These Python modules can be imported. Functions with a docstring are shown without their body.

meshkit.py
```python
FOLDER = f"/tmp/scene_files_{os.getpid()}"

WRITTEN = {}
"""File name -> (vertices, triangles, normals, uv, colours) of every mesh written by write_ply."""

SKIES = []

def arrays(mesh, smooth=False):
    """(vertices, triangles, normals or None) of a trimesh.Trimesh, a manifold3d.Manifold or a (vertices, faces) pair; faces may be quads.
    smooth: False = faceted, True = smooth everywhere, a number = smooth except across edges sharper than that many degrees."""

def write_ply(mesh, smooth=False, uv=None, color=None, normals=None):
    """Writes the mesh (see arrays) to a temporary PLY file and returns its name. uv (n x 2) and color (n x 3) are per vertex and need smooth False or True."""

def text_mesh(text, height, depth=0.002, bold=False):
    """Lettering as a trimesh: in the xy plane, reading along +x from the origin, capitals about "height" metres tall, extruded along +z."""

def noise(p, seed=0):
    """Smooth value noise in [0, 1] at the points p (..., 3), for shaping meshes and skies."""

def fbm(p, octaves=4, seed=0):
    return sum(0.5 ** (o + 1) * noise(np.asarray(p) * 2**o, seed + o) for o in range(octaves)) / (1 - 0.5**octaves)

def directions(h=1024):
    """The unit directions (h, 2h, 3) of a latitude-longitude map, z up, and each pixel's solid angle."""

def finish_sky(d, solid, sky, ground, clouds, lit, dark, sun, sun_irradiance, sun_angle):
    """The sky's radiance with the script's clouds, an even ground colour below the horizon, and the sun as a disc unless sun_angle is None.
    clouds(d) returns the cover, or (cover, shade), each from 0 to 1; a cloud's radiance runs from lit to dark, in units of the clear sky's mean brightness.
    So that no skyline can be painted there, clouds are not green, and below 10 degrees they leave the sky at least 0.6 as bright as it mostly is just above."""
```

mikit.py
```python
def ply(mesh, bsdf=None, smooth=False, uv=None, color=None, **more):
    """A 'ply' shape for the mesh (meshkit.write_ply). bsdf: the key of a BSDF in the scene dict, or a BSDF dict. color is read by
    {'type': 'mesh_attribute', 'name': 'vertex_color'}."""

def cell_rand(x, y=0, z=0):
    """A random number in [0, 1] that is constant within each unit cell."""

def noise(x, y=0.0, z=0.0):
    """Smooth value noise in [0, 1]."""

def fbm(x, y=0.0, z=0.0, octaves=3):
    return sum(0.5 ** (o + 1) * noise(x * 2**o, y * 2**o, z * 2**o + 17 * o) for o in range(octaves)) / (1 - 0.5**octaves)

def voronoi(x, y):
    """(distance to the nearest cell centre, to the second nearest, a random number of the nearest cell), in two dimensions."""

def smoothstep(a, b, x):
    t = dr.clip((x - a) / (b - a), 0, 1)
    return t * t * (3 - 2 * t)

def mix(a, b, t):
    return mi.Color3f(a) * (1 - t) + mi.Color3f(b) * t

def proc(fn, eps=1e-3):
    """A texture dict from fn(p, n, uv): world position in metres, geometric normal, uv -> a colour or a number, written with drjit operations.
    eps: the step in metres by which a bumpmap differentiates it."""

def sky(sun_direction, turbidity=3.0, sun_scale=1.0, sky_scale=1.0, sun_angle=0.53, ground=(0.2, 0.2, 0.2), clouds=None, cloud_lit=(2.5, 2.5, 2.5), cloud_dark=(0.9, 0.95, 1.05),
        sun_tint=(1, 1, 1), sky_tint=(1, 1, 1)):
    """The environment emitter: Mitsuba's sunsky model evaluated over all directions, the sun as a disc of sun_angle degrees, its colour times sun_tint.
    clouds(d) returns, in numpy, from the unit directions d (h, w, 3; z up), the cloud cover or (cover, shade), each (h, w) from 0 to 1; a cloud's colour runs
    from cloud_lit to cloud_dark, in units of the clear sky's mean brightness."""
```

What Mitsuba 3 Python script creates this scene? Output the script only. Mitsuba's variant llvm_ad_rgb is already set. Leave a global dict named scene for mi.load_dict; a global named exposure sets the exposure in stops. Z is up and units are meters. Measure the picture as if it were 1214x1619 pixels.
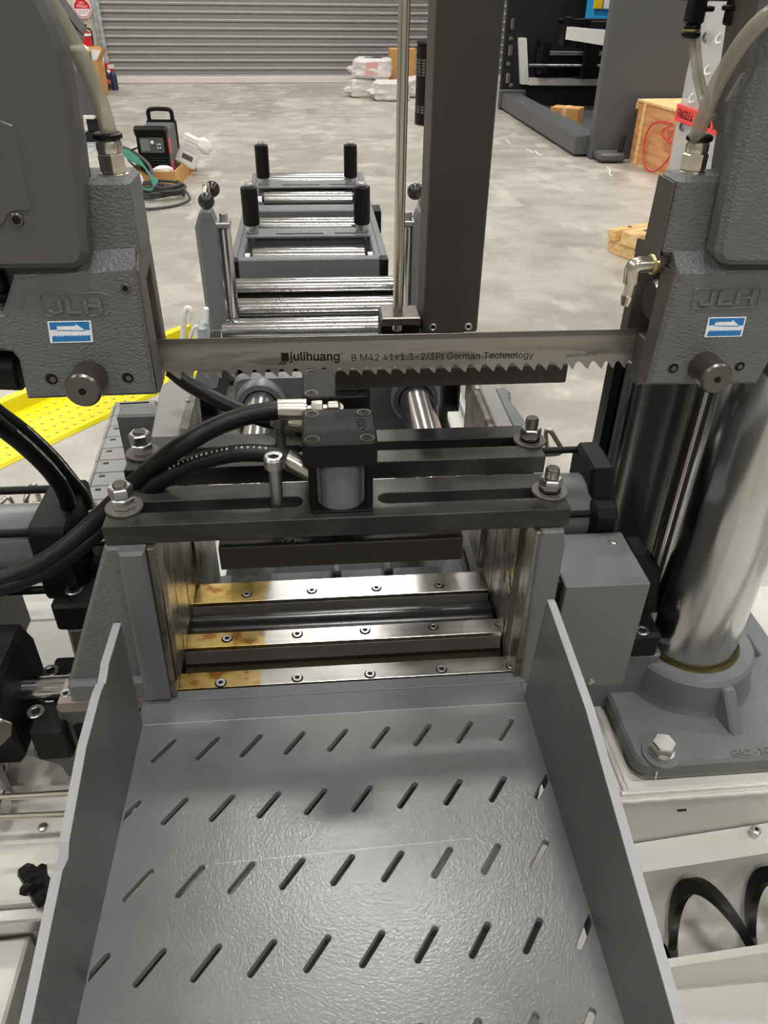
import math, numpy as np, trimesh, mitsuba as mi, mikit, mapbox_earcut
import drjit as dr
from shapely.geometry import Polygon, LineString, Point, box as sbox
from mikit import noise, fbm, smoothstep, mix, cell_rand
scene, labels = {}, {}
exposure = 1.55
# ---------------------------------------------------------------- camera
_o = np.array([0, 0, 1.41]); _f = np.array([0.07546592, 0.81613061, -0.57291859]); _u = np.array([0.03934787, 0.57167219, 0.81953807])
scene['camera'] = {'type': 'perspective', 'fov': 2*math.degrees(math.atan(607/1196.2)), 'fov_axis': 'x', 'near_clip': 0.02, 'far_clip': 100.0,
                   'to_world': mi.ScalarTransform4f().look_at(origin=_o.tolist(), target=(_o+_f).tolist(), up=_u.tolist())}
# ---------------------------------------------------------------- unseen ceiling lamps that light the hall
LAMP = 34.0
def sr(r, g, b): return [((c/255+0.055)/1.055)**2.4 if c > 10 else c/255/12.92 for c in (r, g, b)]
LAMPCOL = [LAMP*1.0, LAMP*0.985, LAMP*0.95]
LAMPS = [(x, y) for y in (-4.5, -0.5, 3.6, 7.8, 12.0) for x in (-4.6, 0.4, 5.2)]  # lamps out of view; the row behind the camera lights front faces
LAMPZ = 6.2
# ---------------------------------------------------------------- helpers
def box(x0, x1, y0, y1, z0, z1, c=0.0):
    if c <= 0:
        m = trimesh.creation.box(extents=(x1-x0, y1-y0, z1-z0)); m.apply_translation(((x0+x1)/2, (y0+y1)/2, (z0+z1)/2)); return m
    p = []
    for X, sx in ((x0, 1), (x1, -1)):
        for Y, sy in ((y0, 1), (y1, -1)):
            for Z, sz in ((z0, 1), (z1, -1)):
                p += [(X+sx*c, Y+sy*c, Z), (X+sx*c, Y, Z+sz*c), (X, Y+sy*c, Z+sz*c)]
    return trimesh.convex.convex_hull(np.array(p))
def hull(pts): return trimesh.convex.convex_hull(np.array(pts, float))
def basis(d):
    d = np.asarray(d, float); d = d/np.linalg.norm(d)
    a = np.cross(d, [0, 0, 1.0] if abs(d[2]) < 0.9 else [1.0, 0, 0]); a /= np.linalg.norm(a)
    return a, np.cross(d, a), d
def lathe(prof, p, d, n=32, phase=0.0):
    """closed solid of revolution: prof is (radius, distance along d from p)"""
    a, b, d = basis(d); p = np.asarray(p, float); ang = phase+np.arange(n)*2*np.pi/n
    ring = np.cos(ang)[:, None]*a+np.sin(ang)[:, None]*b
    v, f = [], []
    for r, t in prof: v.append(p+d*t+ring*r)
    k = len(prof)
    for i in range(k-1):
        for j in range(n):
            q, w = i*n+j, i*n+(j+1) % n
            f += [(q, w, w+n), (q, w+n, q+n)]
    v = np.vstack(v+[p+d*prof[0][1], p+d*prof[-1][1]]); c0, c1 = k*n, k*n+1
    for j in range(n):
        f += [(c0, (j+1) % n, j), (c1, (k-1)*n+j, (k-1)*n+(j+1) % n)]
    m = trimesh.Trimesh(v, np.array(f), process=False)
    if m.volume < 0: m.invert()
    return m
def cyl(p, q, r, n=32, c=0.0):
    p, q = np.asarray(p, float), np.asarray(q, float); L = np.linalg.norm(q-p)
    return lathe([(r, 0), (r, L)] if c <= 0 else [(r-c, 0), (r, c), (r, L-c), (r-c, L)], p, q-p, n)
def pipe(p, q, r, ri, n=32, c=0.0006):
    """an open tube with a wall"""
    p, q = np.asarray(p, float), np.asarray(q, float); L = np.linalg.norm(q-p)
    a, b, d = basis(q-p); ang = np.arange(n)*2*np.pi/n; ring = np.cos(ang)[:, None]*a+np.sin(ang)[:, None]*b
    prof = [(ri, 0), (r-c, 0), (r, c), (r, L-c), (r-c, L), (ri, L)]; k = len(prof)
    v = np.vstack([p+d*t+ring*s for s, t in prof]); f = []
    for i in range(k):
        for j in range(n):
            q0, q1, r0, r1 = i*n+j, i*n+(j+1) % n, ((i+1) % k)*n+j, ((i+1) % k)*n+(j+1) % n
            f += [(q0, q1, r1), (q0, r1, r0)]
    m = trimesh.Trimesh(v, np.array(f), process=False)
    if m.volume < 0: m.invert()
    return m
def spline(pts, k=10):
    P = np.array(pts, float); P = np.vstack([2*P[0]-P[1], P, 2*P[-1]-P[-2]]); out = []
    for i in range(1, len(P)-2):
        for t in np.arange(k)/k:
            a, b, c, d = P[i-1], P[i], P[i+1], P[i+2]
            out.append(0.5*((2*b)+(c-a)*t+(2*a-5*b+4*c-d)*t*t+(3*b-a-3*c+d)*t**3))
    return np.vstack([out, P[-2]])
def tube(pts, r, n=14, k=10, smooth=True, closed_ends=True):
    p = spline(pts, k) if smooth else np.array(pts, float)
    t = np.gradient(p, axis=0); t /= np.linalg.norm(t, axis=1, keepdims=True)+1e-12
    a = basis(t[0])[0]; A = []
    for x in t:
        a = a-x*(a@x); a /= np.linalg.norm(a); A.append(a)
    A = np.array(A); B = np.cross(t, A); ang = np.arange(n)*2*np.pi/n
    v = p[:, None]+r*(np.cos(ang)[None, :, None]*A[:, None]+np.sin(ang)[None, :, None]*B[:, None]); m = len(p); f = []
    for i in range(m-1):
        for j in range(n):
            q, w = i*n+j, i*n+(j+1) % n
            f += [(q, w, w+n), (q, w+n, q+n)]
    v = np.vstack([v.reshape(-1, 3), p[:1], p[-1:]])
    for j in range(n): f += [(m*n, (j+1) % n, j), (m*n+1, (m-1)*n+j, (m-1)*n+(j+1) % n)]
    me = trimesh.Trimesh(v, np.array(f), process=False)
    if me.volume < 0: me.invert()
    return me
def _off(ring, c):
    """ring moved inward by c (ring counter-clockwise; holes clockwise so they grow)"""
    n = len(ring); out = []
    for i in range(n):
        a, b, d = ring[i-1], ring[i], ring[(i+1) % n]
        e1, e2 = b-a, d-b; e1 = e1/(np.linalg.norm(e1)+1e-12); e2 = e2/(np.linalg.norm(e2)+1e-12)
        n1, n2 = np.array([-e1[1], e1[0]]), np.array([-e2[1], e2[0]]); s = n1+n2; s /= np.linalg.norm(s)+1e-9
        out.append(b+s*c/max(0.35, s@n1))
    return np.array(out)
def ext(poly, a0, a1, plane='xy', c=0.0):
    """polygon extruded along the third axis, edges chamfered by c. planes: xy -> z, xz -> y, yz -> x"""
    if not hasattr(poly, 'exterior'): poly = Polygon(poly)
    if not poly.is_valid: poly = poly.buffer(0)
    rings = []
    for k, r in enumerate([poly.exterior, *poly.interiors]):
        q = np.array(r.coords)[:-1, :2]
        ccw = ((q[:, 0]*np.roll(q[:, 1], -1)-np.roll(q[:, 0], -1)*q[:, 1]).sum() > 0)
        rings.append(q if ccw == (k == 0) else q[::-1])
    ends = np.cumsum([len(r) for r in rings]).astype(np.uint32)
    full = np.vstack(rings); n = len(full)
    inner = np.vstack([_off(r, c) for r in rings]) if c > 0 else full
    tri = np.array(mapbox_earcut.triangulate_float64(inner, ends)).reshape(-1, 3)
    lev = [(inner, a0), (full, a0+c), (full, a1-c), (inner, a1)] if c > 0 else [(full, a0), (full, a1)]
    v = np.vstack([np.c_[q, np.full(n, t)] for q, t in lev]); f = []
    s = 0
    for e in ends:
        for i in range(s, e):
            j = i+1 if i+1 < e else s
            for L in range(len(lev)-1): f += [(L*n+i, L*n+j, (L+1)*n+j), (L*n+i, (L+1)*n+j, (L+1)*n+i)]
        s = e
    f = np.vstack([np.array(f), tri, tri+(len(lev)-1)*n])
    m = trimesh.Trimesh(v, f, process=False); trimesh.repair.fix_winding(m)
    if plane == 'xz': m.vertices = m.vertices[:, [0, 2, 1]]
    elif plane == 'yz': m.vertices = m.vertices[:, [2, 0, 1]]
    if m.volume < 0: m.invert()
    return m
def rnd(x0, x1, y0, y1, r, q=5): return sbox(x0+r, y0+r, x1-r, y1-r).buffer(r, quad_segs=q)
def slot(a, b, r): return LineString([a, b]).buffer(r, quad_segs=4)
def cat(*m):
    m = [x for x in m if x is not None]
    return trimesh.util.concatenate(m) if len(m) > 1 else m[0]
def mv(m, loc=(0, 0, 0), rz=0, rx=0, ry=0, about=(0, 0, 0)):
    m = m.copy(); R = np.eye(4)
    for ang, ax in ((rx, (1, 0, 0)), (ry, (0, 1, 0)), (rz, (0, 0, 1))):
        if ang: R = trimesh.transformations.rotation_matrix(math.radians(ang), ax)@R
    m.apply_translation(-np.asarray(about, float)); m.apply_transform(R); m.apply_translation(np.asarray(about, float)+np.asarray(loc, float)); return m
def hexa(p, d, af, h, c=0.0, phase=0.0, n=6):
    r = af/math.sqrt(3)
    return lathe([(r, 0), (r, h)] if c <= 0 else [(r*0.93, 0), (r, c), (r, h-c), (r*0.9, h)], p, d, n, phase)
def text(s, x0, x1, base, h, depth, y, tilt=0.0):
    """lettering standing in an xz plane that faces -y, from x0 to x1, capitals h tall, front face at y"""
    import meshkit
    m = meshkit.text_mesh(s, h, depth); b = m.bounds
    m.vertices[:, 0] = x0+(m.vertices[:, 0]-b[0, 0])*(x1-x0)/(b[1, 0]-b[0, 0])
    v = m.vertices.copy(); m.vertices = np.c_[v[:, 0], y-v[:, 2]+0*v[:, 2], base+v[:, 1]+tilt*(v[:, 0]-x0)]
    return m
def _num(k):
    if k not in scene and k not in labels: return k
    i = 1
    while f'{k}_{i:03d}' in scene or f'{k}_{i:03d}' in labels: i += 1
    return f'{k}_{i:03d}'
def T(name, label, catg, group=None):
    k = _num(name); labels[k] = {'label': label, 'category': catg}
    if group: labels[k]['group'] = group
    return k
def P(t, name, mesh, mat, label=None, smooth=32, kind=None):
    k = _num(t+'__'+name); scene[k] = mikit.ply(mesh, mat, smooth=smooth)
    if label or kind: labels[k] = {**({'label': label} if label else {}), **({'kind': kind} if kind else {})}
    return k
def S(name, label, catg, mesh, mat, group=None, smooth=32):
    k = T(name, label, catg, group); scene[k] = mikit.ply(mesh, mat, smooth=smooth); return k
def ST(name, mesh, mat, smooth=False, label=None, parent=None):
    if parent: return P(parent, name, mesh, mat, label, smooth)
    k = _num(name); scene[k] = mikit.ply(mesh, mat, smooth=smooth); labels[k] = {'kind': 'structure', **({'label': label} if label else {})}; return k
def capscrew(t, p, d, r, h, mat='zinc', under=None, name='cap_screw'):
    """socket head screw: head ring with a six-sided recess and a dark floor in it"""
    a, b, d = basis(d); p = np.asarray(p, float)
    hexr = [(math.cos(i*math.pi/3)*r*0.52, math.sin(i*math.pi/3)*r*0.52) for i in range(6)]
    m = ext(Polygon(Point(0, 0).buffer(r, quad_segs=5).exterior.coords, [hexr]), 0, h, 'xy', r*0.1)
    fl = ext(Polygon(hexr), -0.0002, h*0.35)
    Mx = np.eye(4); Mx[:3, 0], Mx[:3, 1], Mx[:3, 2], Mx[:3, 3] = a, b, d, p
    for q in (m, fl): q.apply_transform(Mx)
    k = P(t, name, m, mat); P(k, 'socket', fl, 'socket_dark')
    return k
# ---------------------------------------------------------------- materials
def rgb(c): return {'type': 'rgb', 'value': list(map(float, c))}
def tex(f, eps=1e-3): return mikit.proc(f, eps)
def pr(col, rough, metal=0.0, spec=0.5, bump=None, bs=0.0, **k):
    b = {'type': 'principled', 'base_color': col if isinstance(col, dict) else rgb(col), 'roughness': rough, 'metallic': metal, 'specular': spec, **k}
    if bump is not None: b = {'type': 'bumpmap', 'scale': bs, 'map': bump, 'bsdf': b}
    return {'type': 'twosided', 'bsdf': b}
f_cast = lambda p, n, uv: fbm(p.x*620, p.y*620, p.z*620, 2)
f_hammer = lambda p, n, uv: noise(p.x*700, p.y*700, p.z*700)
b_cast, b_hammer = tex(f_cast, 4e-4), tex(f_hammer, 4e-4)
def c_floor(p, n, uv):
    a = fbm(p.x*0.9+3, p.y*0.9, 0, 4); b = fbm(p.x*5, p.y*7+9, 2, 3); s = fbm(p.x*4.5+40, p.y*3.1, 5, 4); w = noise(p.x*70, p.y*70)
    c = mix(sr(146, 142, 133), sr(174, 169, 160), smoothstep(0.28, 0.72, a*0.55+b*0.45))
    c = mix(c, sr(192, 187, 177), 0.55*smoothstep(0.58, 0.75, s)); c = mix(c, sr(118, 114, 107), 0.35*smoothstep(0.62, 0.78, fbm(p.x*3.3, p.y*1.6+70, 1, 4)))
    j = dr.minimum(dr.abs(p.y-5.25), dr.abs(p.x-0.45))
    return mix(c, sr(128, 124, 117), 0.3*(1-smoothstep(0.002, 0.006, j)))*(0.95+0.1*w)
def c_strip(p, n, uv):
    g = noise(p.x*3, p.y*900, p.z*400); base = mix([0.62, 0.6, 0.56], [0.74, 0.72, 0.69], g)
    q = fbm(p.x*60, p.y*90, 3, 3); e = smoothstep(-0.078, -0.086, p.x+0.006*(noise(p.y*40, 2)-0.5)-0.0)
    oil = mix(mix([0.74, 0.53, 0.15], [0.52, 0.27, 0.025], smoothstep(0.35, 0.75, q)), [0.46, 0.16, 0.008], smoothstep(0.56, 0.64, q))
    return mix(base, mix(oil, base, 0.25*noise(p.x*25, p.y*30, 8)), e)
def c_jaw(p, n, uv):
    q = fbm(p.y*30, p.z*14, p.x*10, 3); r = fbm(p.y*70+5, p.z*40, 1, 3)
    c = mix([0.15, 0.13, 0.10], [0.27, 0.25, 0.215], smoothstep(0.3, 0.7, q)); c = mix(c, [0.07, 0.042, 0.018], smoothstep(0.5, 0.72, r)*0.85)
    return c*(0.8+0.35*noise(p.y*500, p.z*500, p.x*500))
def c_blade(p, n, uv):
    s = fbm(p.x*9, p.z*85, 4, 3); w = fbm(p.x*22, p.z*160, 9, 3)
    c = mix([0.27, 0.252, 0.228], [0.20, 0.185, 0.163], smoothstep(0.4, 0.7, s)); c = mix(c, [0.10, 0.09, 0.08], 0.75*smoothstep(0.55, 0.75, w)*smoothstep(1.13, 1.112, p.z)*smoothstep(1.096, 1.106, p.z))
    return mix(c, [0.13, 0.12, 0.105], smoothstep(1.129, 1.131, p.z))
def c_bar(p, n, uv):
    q = fbm(p.x*16, p.y*24, p.z*20, 4); w = noise(p.x*420, p.y*420, p.z*420)
    c = mix([0.012, 0.0115, 0.011], [0.036, 0.034, 0.032], smoothstep(0.3, 0.75, q)); return mix(c, [0.10, 0.097, 0.093], 0.4*smoothstep(0.70, 0.9, w*0.55+q*0.5))
def c_rad(a, b, sx, sy, sz): return lambda p, n, uv: mix(a, b, fbm(p.x*sx, p.y*sy, p.z*sz, 3))
def c_ply(p, n, uv): return mix(sr(190, 128, 78), sr(216, 160, 110), smoothstep(0.3, 0.7, fbm(p.x*3, p.y*3, p.z*22, 3)))
def c_pine(p, n, uv): return mix(sr(214, 172, 112), sr(234, 203, 150), smoothstep(0.3, 0.7, fbm(p.x*5, p.y*40, p.z*40, 3)))
def c_card(p, n, uv): return mix(sr(178, 128, 72), sr(204, 152, 92), fbm(p.x*6, p.y*6, p.z*6, 2))
def c_table(p, n, uv):
    a = fbm(p.x*7, p.y*7, 1, 4); c = mix([0.112, 0.117, 0.118], [0.150, 0.155, 0.156], smoothstep(0.3, 0.7, a))
    s = dr.abs(p.y-(0.3965+0.028*(p.x-0.02)))+1.0*smoothstep(0.0, 0.01, dr.abs(p.x-0.005)-0.12); return mix(c, [0.26, 0.26, 0.25], 0.8*(1-smoothstep(0.0002, 0.0008, s)))
f_reflection_streak = lambda p, n, uv: fbm(p.x*60, p.y*60, p.z*2.0, 3)  # reflection streaks put into the base colour of the column chrome
scene.update({
 'cast': pr([0.112, 0.117, 0.120], 0.42, bump=b_cast, bs=0.0012), 'cast_dark': pr([0.075, 0.074, 0.070], 0.42, bump=b_cast, bs=0.0002),
 'cast_edge': pr([0.105, 0.095, 0.085], 0.45, 0.35), 'paint': pr([0.108, 0.113, 0.115], 0.36, bump=b_hammer, bs=0.00025), 'paint_shaded': pr([0.078, 0.079, 0.079], 0.36, bump=b_hammer, bs=0.00022),  # side plate paint is darkened for the shade on sideways faces
 'table': pr(tex(c_table), 0.30, spec=0.75, bump=b_hammer, bs=0.00010), 'table_bright': pr([0.27, 0.275, 0.285], 0.4, bump=b_hammer, bs=0.0005),
 'bar': pr(tex(c_bar), 0.38, spec=0.35), 'black': pr([0.006, 0.006, 0.006], 0.5, spec=0.2, bump=b_cast, bs=0.0004), 'black_smooth': pr([0.004, 0.004, 0.004], 0.4, spec=0.22), 'roller_black': pr([0.012, 0.012, 0.012], 0.22, spec=0.7), 'post_brown': pr([0.043, 0.039, 0.035], 0.42, spec=0.35), 'oily_floor': pr([0.06, 0.045, 0.022], 0.3), 'brown_black': pr([0.030, 0.026, 0.023], 0.42, spec=0.25),
 'socket_dark': pr([0.006, 0.006, 0.006], 0.6, spec=0.2), 'zinc': pr([0.62, 0.62, 0.60], 0.28, 1.0), 'zinc_dull': pr([0.46, 0.46, 0.45], 0.4, 1.0), 'nickel': pr([0.66, 0.61, 0.52], 0.24, 1.0), 'brass': pr([0.72, 0.60, 0.26], 0.3, 1.0),
 'chrome': pr([0.60, 0.60, 0.60], 0.15, 1.0), 'column_chrome': pr(tex(lambda p, n, uv: mix([0.40, 0.40, 0.41], [0.56, 0.555, 0.55], f_reflection_streak(p, n, uv))), 0.17, 1.0), 'steel_grey': pr([0.13, 0.135, 0.14], 0.34, 0.3),
 'strip': pr(tex(c_strip), 0.24, 1.0), 'strip_face': pr([0.17, 0.16, 0.145], 0.4, 0.3), 'jaw': pr(tex(c_jaw), 0.36, 0.75), 'gib': pr([0.23, 0.185, 0.16], 0.4, 0.3),
 'blade': pr(tex(c_blade), 0.36, 0.55), 'ink': pr([0.008, 0.007, 0.006], 0.7, spec=0.2), 'knob_dark': pr([0.135, 0.120, 0.105], 0.32, 0.85), 'knob_face': pr([0.105, 0.098, 0.090], 0.34, 0.5),
 'rubber': pr([0.005, 0.005, 0.005], 0.42, spec=0.25), 'rubber_grey': pr([0.05, 0.05, 0.05], 0.5), 'hose_ink': pr([0.30, 0.30, 0.29], 0.6), 'cream': pr([0.50, 0.485, 0.445], 0.38, bump=b_hammer, bs=0.0002), 'cream_dark': pr([0.33, 0.32, 0.295], 0.4),
 'yellow': pr(sr(222, 208, 8), 0.38), 'dimple': pr(sr(228, 222, 120), 0.4), 'floor_mat': pr(tex(c_floor), 0.34, spec=0.45), 'white_plastic': pr(sr(222, 220, 214), 0.4), 'white_paint': pr(sr(222, 220, 210), 0.5),
 'cream_wall': pr(sr(206, 200, 182), 0.55), 'galv': pr(tex(lambda p, n, uv: mix(sr(150, 156, 158), sr(196, 202, 203), noise(p.x*9, p.y*9, p.z*22))), 0.42, 0.3), 'shutter': pr(sr(166, 164, 162), 0.32), 'shutter_rail': pr(sr(214, 206, 198), 0.4),
 'hall_wall': pr(sr(150, 149, 145), 0.7), 'hall_dark': pr(sr(120, 120, 118), 0.7), 'ceiling_mat': pr(sr(196, 196, 192), 0.7),
 'plywood': pr(tex(c_ply), 0.5), 'pine': pr(tex(c_pine), 0.55), 'cardboard': pr(tex(c_card), 0.7), 'machine_grey': pr(sr(82, 83, 85), 0.42), 'machine_black': pr(sr(30, 32, 34), 0.5, spec=0.3), 'blue': pr(sr(40, 150, 214), 0.4),
 'red': pr(sr(206, 24, 30), 0.4), 'tape_red': pr(sr(232, 62, 58), 0.4), 'sticker_white': pr(sr(226, 230, 233), 0.4), 'sticker_blue': pr(sr(28, 112, 178), 0.38), 'label_yellow': pr(sr(228, 186, 20), 0.5), 'red_logo': pr(sr(206, 70, 70), 0.5),
 'green_cloth': pr(sr(70, 136, 116), 0.8), 'foam': pr(sr(232, 230, 226), 0.7), 'wrap_white': pr(sr(214, 208, 205), 0.32), 'pink_print': pr(sr(214, 160, 158), 0.6), 'dark_print': pr(sr(40, 42, 60), 0.5), 'orange_print': pr(sr(208, 90, 50), 0.5), 'navy': pr(sr(50, 56, 84), 0.4),
 'chain_grey': pr(sr(122, 122, 120), 0.4), 'machined': pr(sr(122, 121, 117), 0.42, bump=b_hammer, bs=0.0002), 'ball_black': pr([0.01, 0.01, 0.01], 0.08, clearcoat=0.8), 'arm_grey': pr(sr(100, 104, 105), 0.32), 'conveyor_grey': pr(sr(96, 98, 100), 0.36), 'lift_grey': pr(sr(62, 64, 66), 0.3, 0.35), 'screen': pr(sr(120, 130, 128), 0.2),
 'film': {'type': 'blendbsdf', 'weight': {'type': 'rgb', 'value': 0.45}, 'a': {'type': 'thindielectric'}, 'b': pr(sr(218, 222, 224), 0.3)},
 'oil': {'type': 'dielectric', 'int_ior': 1.47, 'ext_ior': 1.0, 'specular_transmittance': rgb([0.85, 0.72, 0.35])},
 'clear_hose': {'type': 'blendbsdf', 'weight': {'type': 'rgb', 'value': 0.52}, 'a': {'type': 'thindielectric', 'int_ior': 1.45, 'specular_transmittance': rgb([0.93, 0.91, 0.86])}, 'b': pr(sr(168, 163, 148), 0.12, spec=0.7)},
})
# ---------------------------------------------------------------- hall
RZ = 3.6
def rd(m): return mv(m, rz=RZ, about=(-3.2, 14.62, 0))
ST('floor', box(-9, 10, -7, 15.4, -0.1, 0), 'floor_mat', label='smooth grey concrete floor of the hall')
ST('ceiling', box(-9, 10, -7, 15.4, 7.0, 7.1), 'ceiling_mat')
ST('wall_left', box(-9.1, -9, -7, 15.4, 0, 7), 'hall_wall'); ST('wall_right', box(10, 10.1, -7, 15.4, 0, 7), 'hall_wall'); ST('wall_front', box(-9, 10, -7.1, -7, 0, 7), 'hall_wall')  # walls out of view, their grey set for the light they return
wb = ST('wall_back', cat(rd(box(-8.5, -3.36, 14.66, 14.8, 0, 7)), rd(box(-3.36, 9.5, 14.66, 14.8, 4.4, 7)), rd(box(6.2, 9.5, 14.66, 14.8, 0, 4.4))), 'cream_wall', label='pale wall beside the roller door')
for x in (-3.72, -3.52): P(wb, 'wall_rib', rd(box(x, x+0.05, 14.63, 14.66, 0, 7, 0.008)), 'cream_wall')
d = T('door_1', 'wide grey ribbed steel roller door at the end of the hall', 'roller door'); labels[d]['kind'] = 'structure'; labels[d].pop('category')
pitch = 0.112
for i in range(39):
    z = 0.075+i*pitch
    P(d, 'slat', rd(ext([(14.70, z), (14.70, z+pitch), (14.652, z+pitch-0.004), (14.675, z+0.052), (14.628, z+0.044), (14.608, z+0.028), (14.618, z+0.010), (14.668, z)], -3.24, 6.2, 'yz')), 'shutter', smooth=False)
P(d, 'bottom_rail', rd(box(-3.2, 6.2, 14.585, 14.70, 0, 0.10, 0.012)), 'shutter_rail', 'pale bottom rail')
ST('trim_1', cat(rd(box(-3.36, -3.24, 14.60, 14.72, 0, 4.4, 0.01)), rd(box(-3.29, -3.24, 14.56, 14.61, 0, 4.4, 0.005))), 'galv', label='galvanised steel door guide')
for i, (x, y) in enumerate(LAMPS):
    t = T('unseen_ceiling_lamp', 'long white lamp below the ceiling, out of view, lighting the hall', 'lamp', 'unseen lamps under the ceiling')
    P(t, 'housing', box(x-0.62, x+0.62, y-0.2, y+0.2, LAMPZ+0.012, LAMPZ+0.1, 0.02), 'white_paint'); P(t, 'hanger', cat(cyl((x-0.5, y, LAMPZ+0.1), (x-0.5, y, 7.0), 0.006, 6), cyl((x+0.5, y, LAMPZ+0.1), (x+0.5, y, 7.0), 0.006, 6)), 'zinc')
    k = P(t, 'diffuser', trimesh.Trimesh([(x-0.58, y-0.17, LAMPZ), (x+0.58, y-0.17, LAMPZ), (x+0.58, y+0.17, LAMPZ), (x-0.58, y+0.17, LAMPZ)], [(0, 2, 1), (0, 3, 2)], process=False), 'white_paint', smooth=False)
    scene[k]['emitter'] = {'type': 'area', 'radiance': rgb(LAMPCOL)}
# ---------------------------------------------------------------- by the back wall
sx, sz = (-3.4961,1.0361)
t = T('safety_sign', 'round red and white safety sign on the pale wall', 'sign')
P(t, 'plate', cyl((sx, 14.56, sz), (sx, 14.548, sz), 0.135, 40), 'sticker_white')
P(t, 'rim', ext(Polygon(Point(sx, sz).buffer(0.122, quad_segs=12).exterior.coords, [Point(sx, sz).buffer(0.112, quad_segs=12).exterior.coords]), 14.544, 14.5485, 'xz'), 'red')
P(t, 'upper_half', ext(Point(sx, sz).buffer(0.113, quad_segs=12).intersection(sbox(sx-0.2, sz-0.005, sx+0.2, sz+0.2)), 14.5445, 14.5485, 'xz'), 'red')
P(t, 'lettering', cat(text('DRY', sx-0.045, sx+0.045, sz+0.052, 0.034, 0.002, 14.5443), text('POWDER', sx-0.08, sx+0.08, sz+0.008, 0.034, 0.002, 14.5443)), 'sticker_white')
P(t, 'fine_print', cat(*[box(sx-w, sx+w, 14.5445, 14.5485, sz-q, sz-q+0.008) for w, q in ((0.085, 0.03), (0.08, 0.05), (0.065, 0.07))]), 'pink_print', smooth=False)
ex, ez = (-3.4877,0.782)
t = T('fire_extinguisher', 'red fire extinguisher hanging on the wall under the round sign', 'fire extinguisher')
P(t, 'cylinder', lathe([(0.05, 0), (0.07, 0.015), (0.07, 0.33), (0.055, 0.375), (0.022, 0.4), (0.022, 0.43)], (ex, 14.47, ez-0.44), (0, 0, 1), 24), 'red')
P(t, 'valve', cat(box(ex-0.02, ex+0.02, 14.45, 14.49, ez-0.02, ez+0.03, 0.005), box(ex-0.07, ex+0.03, 14.455, 14.485, ez+0.02, ez+0.045, 0.006)), 'black_smooth')
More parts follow.
